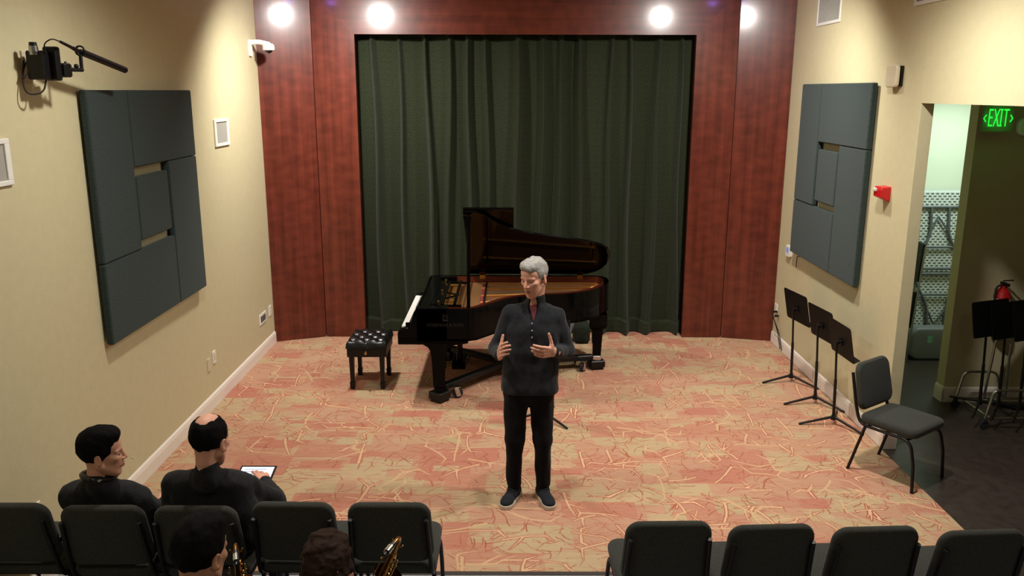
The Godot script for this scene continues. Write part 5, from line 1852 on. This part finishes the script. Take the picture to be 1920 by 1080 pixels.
func make_head_skin() -> MB:
	var f := Field.new(Vector3(-0.105, -0.175, -0.135), Vector3(0.105, 0.16, 0.135), 0.004)
	f.ell(Vector3(0, 0.045, -0.015), Vector3(0.075, 0.094, 0.097), 0.02)
	f.ell(Vector3(0, -0.032, 0.030), Vector3(0.059, 0.092, 0.066), 0.03)
	f.ell(Vector3(0, 0.05, 0.045), Vector3(0.062, 0.05, 0.05), 0.02)
	f.cap(Vector3(0, -0.04, -0.032), Vector3(0, -0.085, -0.033), 0.050, 0.047, 0.025)
	for s in [-1.0, 1.0]:
		f.cap(Vector3(s * 0.057, -0.048, -0.004), Vector3(s * 0.022, -0.106, 0.054), 0.020, 0.018, 0.022)
		f.ell(Vector3(s * 0.043, -0.016, 0.060), Vector3(0.020, 0.016, 0.02), 0.022)
		f.ell(Vector3(s * 0.031, 0.002, 0.100), Vector3(0.017, 0.011, 0.016), 0.016, Basis.IDENTITY, true)
		f.cap(Vector3(s * 0.012, 0.024, 0.087), Vector3(s * 0.046, 0.020, 0.074), 0.0095, 0.009, 0.012)
	f.ell(Vector3(0, -0.112, 0.062), Vector3(0.020, 0.016, 0.017), 0.02)
	f.cap(Vector3(0, 0.018, 0.089), Vector3(0, -0.030, 0.108), 0.0085, 0.0115, 0.010)
	for s in [-1.0, 1.0]:
		f.ell(Vector3(s * 0.012, -0.034, 0.098), Vector3(0.009, 0.0075, 0.011), 0.007)
		f.cap(Vector3(0, -0.060, 0.0915), Vector3(s * 0.021, -0.066, 0.082), 0.0065, 0.004, 0.007)
		f.cap(Vector3(0, -0.075, 0.0895), Vector3(s * 0.017, -0.071, 0.082), 0.0075, 0.004, 0.007)
		var eb := Basis(Vector3.UP, s * 0.45)
		f.ell(Vector3(s * 0.081, -0.006, -0.012), Vector3(0.0085, 0.033, 0.020), 0.006, eb)
		f.ell(Vector3(s * 0.089, -0.002, -0.010), Vector3(0.006, 0.020, 0.011), 0.006, eb, true)
	f.cap(Vector3(-0.02, -0.0685, 0.096), Vector3(0.02, -0.0685, 0.096), 0.001, 0.001, 0.001)
	var mb := MB.new()
	f.emit(mb)
	return mb

func make_hair(style: String) -> MB:
	var f := Field.new(Vector3(-0.115, -0.14, -0.14), Vector3(0.115, 0.18, 0.135), 0.005)
	var up := 0.0 if style == "bald" else (0.001 if style == "grey" else 0.009)
	f.ell(Vector3(0, 0.047 + up * 0.6, -0.018), Vector3(0.081 + up * 0.4, 0.097 + up, 0.104), 0.01)
	if style != "bald":
		f.ell(Vector3(0.0, 0.095 + up, 0.035), Vector3(0.066, 0.044, 0.066), 0.03)
	f.ell(Vector3(0, -0.045, 0.088), Vector3(0.086, 0.127 if style == "grey" else 0.120, 0.074), 0.008, Basis.IDENTITY, true)
	for s in [-1.0, 1.0]:
		f.ell(Vector3(s * 0.092, -0.030, -0.004), Vector3(0.030, 0.046, 0.026), 0.006, Basis.IDENTITY, true)
	f.plane(Vector3(0, -0.075, -0.08), Vector3(0, -1, 0.55), 0.01)
	if style == "bald":
		f.ell(Vector3(0, 0.150, -0.038), Vector3(0.050, 0.060, 0.072), 0.012, Basis.IDENTITY, true)
	f.rough(0.006 if style == "grey" else 0.005, 28.0, 5 if style == "grey" else 9, Vector3(1, 0.5, 0.6))
	if style == "wavy":
		f.rough(0.016, 14.0, 21, Vector3(1, 1.6, 1))
	# eyebrows
	for s in [-1.0, 1.0]:
		f.cap(Vector3(s * 0.014, 0.029, 0.094), Vector3(s * 0.046, 0.028, 0.081), 0.0045, 0.0035, 0.003)
	var mb := MB.new()
	f.emit(mb)
	return mb

# fingers close from f towards n; u points to the thumb's side
func hand(fd: Field, w: Vector3, f: Vector3, u: Vector3, nh: Vector3, curl: Array, thumb_open: float, sc := 1.0) -> void:
	f = f.normalized()
	u = (u - f * u.dot(f)).normalized()
	var n := f.cross(u)
	if n.dot(nh) < 0:
		n = -n
	var base := [0.030, 0.010, -0.011, -0.030]
	var reach := [0.086, 0.090, 0.084, 0.074]
	var lens := [0.074, 0.082, 0.076, 0.060]
	for k in 4:
		var kn: Vector3 = w + (f * reach[k] + u * base[k]) * sc
		fd.cap(w + u * base[k] * 0.6 * sc, kn, 0.0145 * sc, 0.0115 * sc, 0.012)
		var p := kn
		var a := 0.0
		for j in 3:
			a += curl[k] * [0.8, 1.0, 0.7][j]
			var d: Vector3 = f * cos(a) + n * sin(a) + u * base[k] * 2.2 * (1.0 - minf(1.0, a))
			var q: Vector3 = p + d.normalized() * lens[k] * sc * [0.45, 0.31, 0.26][j]
			fd.cap(p, q, (0.0098 - 0.0008 * j) * sc, (0.0090 - 0.0010 * j) * sc, 0.0035)
			p = q
	var b := w + (f * 0.022 + u * 0.022) * sc
	var d0 := (u * thumb_open + f * (1.0 - thumb_open * 0.55) + n * 0.35).normalized()
	var p1 := b + d0 * 0.044 * sc
	fd.cap(w + f * 0.015 * sc, b + d0 * 0.02 * sc, 0.015 * sc, 0.0145 * sc, 0.012)
	fd.cap(b, p1, 0.0140 * sc, 0.0112 * sc, 0.008)
	var d1 := (d0 + f * 0.18).normalized()
	var p2 := p1 + d1 * 0.033 * sc
	fd.cap(p1, p2, 0.0110 * sc, 0.0098 * sc, 0.004)
	fd.cap(p2, p2 + (d1 + f * 0.1).normalized() * 0.026 * sc, 0.0096 * sc, 0.0080 * sc, 0.004)

func bounds(pts: Array, pad: float) -> Array:
	var lo: Vector3 = pts[0]
	var hi: Vector3 = pts[0]
	for p in pts:
		lo = lo.min(p); hi = hi.max(p)
	return [lo - Vector3.ONE * pad, hi + Vector3.ONE * pad]

# j holds the joints; torso is a list of [centre, half width, depth radius]
func person(j: Dictionary) -> Node3D:
	var t := thing("person", j.at, j.label, "person", j.get("group", ""))
	var X: Vector3 = j.get("across", Vector3.RIGHT)
	var hx := Transform3D((j.face as Basis) * j.get("head_size", 1.06), j.head)
	if head_skin == null:
		head_skin = make_head_skin()
	# skin: one mesh of head, hands and the body under the clothes
	var skin := MB.new()
	skin.merge(head_skin, hx)
	var pts := [j.shl, j.shr, j.ell, j.elr, j.wrl, j.wrr, j.knl, j.knr, j.anl, j.anr, j.neck]
	for q in j.torso:
		pts.append(q[0])
	var bb := bounds(pts, 0.16)
	var f := Field.new(bb[0], bb[1], 0.016)
	var nb: Vector3 = hx * Vector3(0, -0.075, -0.030)
	f.cap(nb, j.neck, 0.052, 0.058, 0.03)
	for q in j.torso:
		f.cap(q[0] - X * q[1] * 0.85, q[0] + X * q[1] * 0.85, q[2] - 0.028, q[2] - 0.028, 0.06)
	for s in ["l", "r"]:
		f.cap((j.neck as Vector3) + Vector3(0, -0.06, 0), j["sh" + s], 0.034, 0.040, 0.02)
		f.cap(j["sh" + s], j["el" + s], 0.036, 0.027, 0.02)
		f.cap(j["el" + s], j["wr" + s], 0.026, 0.021, 0.015)
		f.cap(j["hp" + s], j["kn" + s], 0.070, 0.047, 0.03)
		f.cap(j["kn" + s], j["an" + s], 0.045, 0.034, 0.02)
	f.emit(skin)
	for s in ["l", "r"]:
		if j.has("hand" + s):
			var h: Array = j["hand" + s]
			var w: Vector3 = j["wr" + s]
			var g := Field.new(w - Vector3.ONE * 0.20, w + Vector3.ONE * 0.20, 0.0035)
			g.cap(w - (h[0] as Vector3).normalized() * 0.03, w, 0.027, 0.024, 0.01)
			hand(g, w, h[0], h[1], h[2], h[3], h[4], j.get("hand_size", 1.05))
			g.emit(skin)
	obj("body", skin, j.skin, t)
	# shirt with sleeves
	var sf := Field.new(bb[0], bb[1], j.get("cell", 0.011))
	for q in j.torso:
		sf.cap(q[0] - X * q[1], q[0] + X * q[1], q[2], q[2], 0.05)
	for s in ["l", "r"]:
		sf.cap((j.neck as Vector3) + Vector3(0, -0.02, 0), j["sh" + s], 0.056, 0.058, 0.045)
		sf.cap(j["sh" + s], j["el" + s], 0.060, j.get("sleeve", 0.052), 0.018)
		sf.cap(j["el" + s], (j["wr" + s] as Vector3).lerp(j["el" + s], 0.06), j.get("sleeve", 0.054), 0.036, 0.015)
	sf.cap(j.neck, (j.neck as Vector3).lerp(nb, j.get("collar", 0.62)), 0.066, 0.060, 0.02)
	sf.rough(0.010, 9.0, 3, Vector3(1, 0.55, 1))
	if j.has("open_neck"):
		sf.ell(j.open_neck, Vector3(0.034, 0.070, 0.050), 0.006, Basis(Vector3.RIGHT, -0.3), true)
	if j.has("hem"):
		sf.plane(Vector3(0, j.hem, 0), Vector3(0, -1, 0), 0.006)
	var sm := MB.new()
	sf.emit(sm)
	obj("shirt", sm, j.shirt, t)
	# trousers
	var tb := bounds([j.hpl, j.hpr, j.knl, j.knr, j.anl, j.anr], 0.16)
	var tf := Field.new(tb[0], tb[1], j.get("cell", 0.011))
	tf.cap(j.hpl, j.hpr, 0.105, 0.105, 0.03)
	for s in ["l", "r"]:
		tf.cap(j["hp" + s], j["kn" + s], 0.096, 0.070, 0.035)
		tf.cap(j["kn" + s], j["an" + s], 0.068, j.get("cuff", 0.052), 0.02)
	tf.rough(0.009, 8.0, 4, Vector3(1, 0.5, 1))
	tf.plane(Vector3(0, j.get("cuff_y", 0.085), 0), Vector3(0, -1, 0), 0.006)
	var tm := MB.new()
	tf.emit(tm)
	obj("trousers", tm, M.trousers, t)
	# shoes
	for s in ["l", "r"]:
		var a: Vector3 = j["an" + s]
		var d: Vector3 = (j["toe" + s] as Vector3).normalized()
		var b := Basis(d.cross(Vector3.UP) * -1.0, Vector3.UP, d)
		var g := Vector3(a.x, 0, a.z)
		var shf := Field.new(g - Vector3(0.2, 0.02, 0.2) + d * 0.06, g + Vector3(0.2, 0.16, 0.2) + d * 0.06, 0.007)
		shf.cap(g + Vector3(0, 0.052, 0) - d * 0.03, g + d * 0.12 + Vector3(0, 0.040, 0), 0.044, 0.042, 0.03)
		shf.ell(g + d * 0.155 + Vector3(0, 0.036, 0), Vector3(0.044, 0.030, 0.050), 0.03, b)
		shf.cap(g + Vector3(0, 0.06, -0.0), g + Vector3(0, 0.105, 0) - d * 0.005, 0.044, 0.043, 0.03)
		shf.plane(Vector3(0, 0.022, 0), Vector3(0, -1, 0), 0.003)
		var hm := MB.new()
		shf.emit(hm)
		var shoe := obj("shoe", hm, j.get("shoe", M.shoe), t)
		var outline := PackedVector2Array()
		for q in [[-0.078, 0.026], [-0.06, 0.042], [0.0, 0.044], [0.08, 0.047], [0.14, 0.051], [0.185, 0.042], [0.208, 0.018]]:
			outline.append(Vector2(q[1], q[0]))
		for i in range(6, -1, -1):
			outline.append(Vector2(-outline[i].x, outline[i].y))
		hm = MB.new()
		hm.prism(outline, 0.001, 0.030, Transform3D(Basis(b.x, d, Vector3.UP), g), 0.003)
		obj("sole", hm, j.get("sole", M.sole), shoe)
		if j.get("laces", false):
			hm = MB.new()
			for k in 4:
				var c0: Vector3 = g + d * (0.065 + k * 0.022) + Vector3(0, 0.098 - k * 0.008, 0)
				hm.tube([c0 - b.x * 0.024 - Vector3(0, 0.012, 0), c0, c0 + b.x * 0.024 - Vector3(0, 0.012, 0)], 0.003, 6)
			obj("laces", hm, M.satin_black, shoe)
	# hair, eyes, lips
	var lm := MB.new()
	lm.tube([hx * Vector3(-0.023, -0.068, 0.0825), hx * Vector3(-0.010, -0.064, 0.0945), hx * Vector3(0.0, -0.0655, 0.0965), hx * Vector3(0.010, -0.064, 0.0945), hx * Vector3(0.023, -0.068, 0.0825)], [0.002, 0.0042, 0.0042, 0.0042, 0.002], 8)
	obj("upper_lip", lm, M.lip, t)
	lm = MB.new()
	lm.tube([hx * Vector3(-0.020, -0.0715, 0.083), hx * Vector3(-0.008, -0.075, 0.0945), hx * Vector3(0.008, -0.075, 0.0945), hx * Vector3(0.020, -0.0715, 0.083)], [0.002, 0.0052, 0.0052, 0.002], 8)
	obj("lower_lip", lm, M.lip, t)
	var hm2 := MB.new()
	hm2.merge(hair_of(j.hair), hx)
	obj("hair", hm2, j.hair_mat, t)
	for s in [-1.0, 1.0]:
		var em := MB.new()
		em.ball(hx * Vector3(s * 0.031, 0.002, 0.0745), Vector3.ONE * 0.0118, 12)
		var eye := obj("eye", em, M.eye, t)
		em = MB.new()
		em.ball(hx * (Vector3(s * 0.031, 0.002, 0.0745) + Vector3(-0.001, -0.003, 0.0075)), Vector3.ONE * 0.0062, 10)
		obj("iris", em, M.iris, eye)
	return t

var hairs := {}
func hair_of(style: String) -> MB:
	if not hairs.has(style):
		hairs[style] = make_hair(style)
	return hairs[style]

func facing(dir: Vector3, roll := 0.0) -> Basis:
	var z := dir.normalized()
	var x := Vector3.UP.cross(z).normalized()
	return Basis(z, roll) * Basis(x, z.cross(x), z)

func people() -> void:
	var z := -5.6
	var man := person({
		"at": Vector3(0.13, 0, z), "label": "grey-haired man in a charcoal shirt and black trousers, standing and gesturing with both hands",
		"head": Vector3(0.152, 1.652, z + 0.005), "face": facing(Vector3(-0.58, -0.14, 0.80), 0.04), "head_size": 1.01, "neck": Vector3(0.158, 1.450, z - 0.030), "collar": 0.42,
		"shl": Vector3(0.312, 1.378, z - 0.02), "shr": Vector3(-0.006, 1.388, z - 0.03), "ell": Vector3(0.385, 1.125, z - 0.01), "elr": Vector3(-0.108, 1.135, z - 0.02),
		"wrl": Vector3(0.282, 1.185, z + 0.20), "wrr": Vector3(-0.082, 1.165, z + 0.215),
		"handl": [Vector3(-0.72, 0.16, 0.55), Vector3(0.15, 1.0, 0.1), Vector3(-0.5, 0, -0.85), [0.35, 0.40, 0.42, 0.38], 1.25],
		"handr": [Vector3(0.12, 0.55, 0.75), Vector3(-0.1, 0.9, -0.5), Vector3(1, 0, 0.1), [0.30, 0.42, 0.48, 0.48], 1.2],
		"torso": [[Vector3(0.152, 1.36, z - 0.02), 0.09, 0.085], [Vector3(0.150, 1.27, z - 0.01), 0.09, 0.108], [Vector3(0.142, 1.14, z), 0.088, 0.112], [Vector3(0.134, 1.02, z), 0.088, 0.110], [Vector3(0.128, 0.91, z), 0.090, 0.108], [Vector3(0.127, 0.83, z), 0.092, 0.108]],
		"hem": 0.835, "open_neck": Vector3(0.143, 1.462, z + 0.055), "hpl": Vector3(0.205, 0.87, z), "hpr": Vector3(0.040, 0.87, z), "knl": Vector3(0.222, 0.48, z + 0.02), "knr": Vector3(0.020, 0.48, z + 0.02),
		"anl": Vector3(0.228, 0.09, z - 0.02), "anr": Vector3(0.018, 0.09, z - 0.02), "toel": Vector3(0.28, 0, 1), "toer": Vector3(-0.38, 0, 1),
		"cuff": 0.050, "cuff_y": 0.095, "laces": true, "skin": M.skin, "shirt": M.shirt, "hair": "grey", "hair_mat": M.hair_grey, "cell": 0.009})
	# neckline, collar band, placket buttons
	var m := MB.new()
	m.prism(PackedVector2Array([Vector2(-0.028, 0.055), Vector2(0.030, 0.055), Vector2(0.012, -0.03), Vector2(0.004, -0.062), Vector2(-0.006, -0.03)]), -0.003, 0.003, Transform3D(Basis(Vector3.RIGHT, -0.45), Vector3(0.146, 1.418, z + 0.052)))
	obj("undershirt", m, M.undershirt, man)
	for y in [1.355, 1.305, 1.258]:
		m = MB.new()
		m.lathe(Vector3(0.137, y, z + 0.098 + (1.355 - y) * 0.08), [Vector2(0, 0.006), Vector2(0.0055, 0.005), Vector2(0.006, -0.01)], 10, Basis(Vector3.RIGHT, PI / 2 - 0.2))
		obj("button", m, M.button, man)
	# young man in profile
	var a := person({
		"at": Vector3(-2.1, 0, -4.2), "label": "young man with short black hair seated in profile, wearing a dark neck strap", "group": "seated musicians",
		"head": Vector3(-2.108, 1.075, -4.0), "face": facing(Vector3(0.95, 0.02, -0.32)), "head_size": 0.98, "neck": Vector3(-2.142, 0.925, -4.000), "collar": 0.4,
		"shl": Vector3(-2.32, 0.815, -4.05), "shr": Vector3(-1.985, 0.79, -4.07), "ell": Vector3(-2.37, 0.60, -4.20), "elr": Vector3(-1.90, 0.58, -4.22), "wrl": Vector3(-2.22, 0.58, -4.42), "wrr": Vector3(-2.02, 0.58, -4.43),
		"handl": [Vector3(0.2, -0.1, -1), Vector3(1, 0.2, 0), Vector3(0, -1, 0), [0.3, 0.3, 0.3, 0.3], 0.8], "handr": [Vector3(-0.2, -0.1, -1), Vector3(-1, 0.2, 0), Vector3(0, -1, 0), [0.3, 0.3, 0.3, 0.3], 0.8],
		"torso": [[Vector3(-2.155, 0.80, -4.06), 0.12, 0.085], [Vector3(-2.14, 0.70, -4.07), 0.11, 0.105], [Vector3(-2.12, 0.60, -4.08), 0.10, 0.105], [Vector3(-2.10, 0.535, -4.10), 0.10, 0.08]],
		"hpl": Vector3(-2.18, 0.56, -4.12), "hpr": Vector3(-2.00, 0.56, -4.12), "knl": Vector3(-2.22, 0.53, -4.55), "knr": Vector3(-1.97, 0.53, -4.55), "anl": Vector3(-2.22, 0.09, -4.56), "anr": Vector3(-1.97, 0.09, -4.56), "toel": Vector3(-0.1, 0, -1), "toer": Vector3(0.1, 0, -1),
		"skin": M.skin_b, "shirt": M.shirt_black, "hair": "full", "hair_mat": M.hair_black, "shoe": M.satin_black, "sole": M.rubber})
	m = MB.new()
	var ring := []
	for i in 17:
		var an := TAU * i / 16.0
		ring.append(Vector3(-2.150, 0.945, -4.02) + Vector3(sin(an) * 0.078, 0.014 * cos(an) - 0.012 * sin(an), cos(an) * 0.076))
	m.tube(ring, 0.014, 8)
	obj("neck_strap", m, mat(rgb(38, 35, 34), 0.4), a)
	m = MB.new()
	m.lathe(Vector3(-2.105, 0.957, -3.944), [Vector2(0, 0.014), Vector2(0.007, 0.013), Vector2(0.008, 0)], 10, Basis(Vector3.RIGHT, PI / 2))
	obj("strap_stud", m, M.steel, a)
	m = MB.new()
	m.tube([Vector3(-1.985, 1.035, -4.045), Vector3(-1.972, 1.026, -4.05)], 0.003, 6)
	obj("reed", m, M.beige_plastic, a)
	# balding man with the tablet
	var b := person({
		"at": Vector3(-1.58, 0, -4.2), "label": "balding man in black seen from behind, seated with a tablet", "group": "seated musicians",
		"head": Vector3(-1.548, 1.142, -4.0), "face": facing(Vector3(0.22, -0.16, -1.0)), "head_size": 1.07, "neck": Vector3(-1.558, 0.985, -3.955), "collar": 0.38,
		"shl": Vector3(-1.765, 0.895, -4.03), "shr": Vector3(-1.42, 0.88, -4.06), "ell": Vector3(-1.84, 0.66, -4.16), "elr": Vector3(-1.30, 0.70, -4.22), "wrl": Vector3(-1.66, 0.635, -4.44), "wrr": Vector3(-1.415, 0.712, -4.42),
		"handl": [Vector3(0.5, -0.05, -0.8), Vector3(1, 0.3, 0.3), Vector3(0, 1, 0), [0.2, 0.2, 0.2, 0.2], 0.9], "handr": [Vector3(-0.45, 0.06, -0.85), Vector3(-1, 0.2, 0.2), Vector3(0, -1, 0), [0.14, 0.16, 0.18, 0.2], 0.8],
		"torso": [[Vector3(-1.575, 0.85, -4.04), 0.12, 0.09], [Vector3(-1.57, 0.74, -4.05), 0.125, 0.12], [Vector3(-1.57, 0.62, -4.07), 0.13, 0.13], [Vector3(-1.58, 0.545, -4.10), 0.12, 0.09]],
		"hpl": Vector3(-1.69, 0.56, -4.12), "hpr": Vector3(-1.47, 0.56, -4.12), "knl": Vector3(-1.73, 0.54, -4.56), "knr": Vector3(-1.43, 0.54, -4.56), "anl": Vector3(-1.74, 0.09, -4.57), "anr": Vector3(-1.42, 0.09, -4.57), "toel": Vector3(-0.1, 0, -1), "toer": Vector3(0.1, 0, -1),
		"sleeve": 0.058, "skin": M.skin, "shirt": M.shirt_black, "hair": "bald", "hair_mat": M.hair_black, "shoe": M.satin_black, "sole": M.rubber})
	# the two nearest the camera
	for q in [[-1.238, 1.098, "black-haired musician nearest the camera, lower left, only the head showing", "full", M.hair_black, M.skin_b, 0.35, 1.12], [-0.738, 1.0, "brown-haired musician nearest the camera, head cut by the bottom edge", "wavy", M.hair_brown, M.skin, -0.05, 1.17]]:
		var x: float = q[0]
		var y: float = q[1]
		person({
			"at": Vector3(x, 0, -3.1), "label": q[2], "group": "seated musicians",
			"head": Vector3(x, y, -3.0), "face": facing(Vector3(q[6], -0.12, -1.0)), "head_size": q[7], "neck": Vector3(x, y - 0.165, -2.975),
			"shl": Vector3(x - 0.18, y - 0.275, -3.0), "shr": Vector3(x + 0.18, y - 0.275, -3.0), "ell": Vector3(x - 0.23, y - 0.50, -3.10), "elr": Vector3(x + 0.22, y - 0.50, -3.10), "wrl": Vector3(x - 0.10, 0.63, -3.34), "wrr": Vector3(x + 0.08, 0.66, -3.34),
			"handl": [Vector3(0.3, 0, -1), Vector3(1, 0.3, 0), Vector3(0, -1, 0), [0.4, 0.4, 0.4, 0.4], 0.8], "handr": [Vector3(-0.3, 0, -1), Vector3(-1, 0.3, 0), Vector3(0, -1, 0), [0.4, 0.4, 0.4, 0.4], 0.8],
			"torso": [[Vector3(x, y - 0.29, -3.0), 0.12, 0.09], [Vector3(x, y - 0.40, -3.0), 0.11, 0.11], [Vector3(x, y - 0.50, -3.01), 0.105, 0.11], [Vector3(x, 0.545, -3.02), 0.10, 0.085]],
			"hpl": Vector3(x - 0.09, 0.56, -3.04), "hpr": Vector3(x + 0.09, 0.56, -3.04), "knl": Vector3(x - 0.12, 0.54, -3.48), "knr": Vector3(x + 0.12, 0.54, -3.48), "anl": Vector3(x - 0.12, 0.09, -3.5), "anr": Vector3(x + 0.12, 0.09, -3.5), "toel": Vector3(-0.1, 0, -1), "toer": Vector3(0.1, 0, -1),
			"cell": 0.014, "skin": q[5], "shirt": M.shirt_black, "hair": q[3], "hair_mat": q[4], "shoe": M.satin_black, "sole": M.rubber})
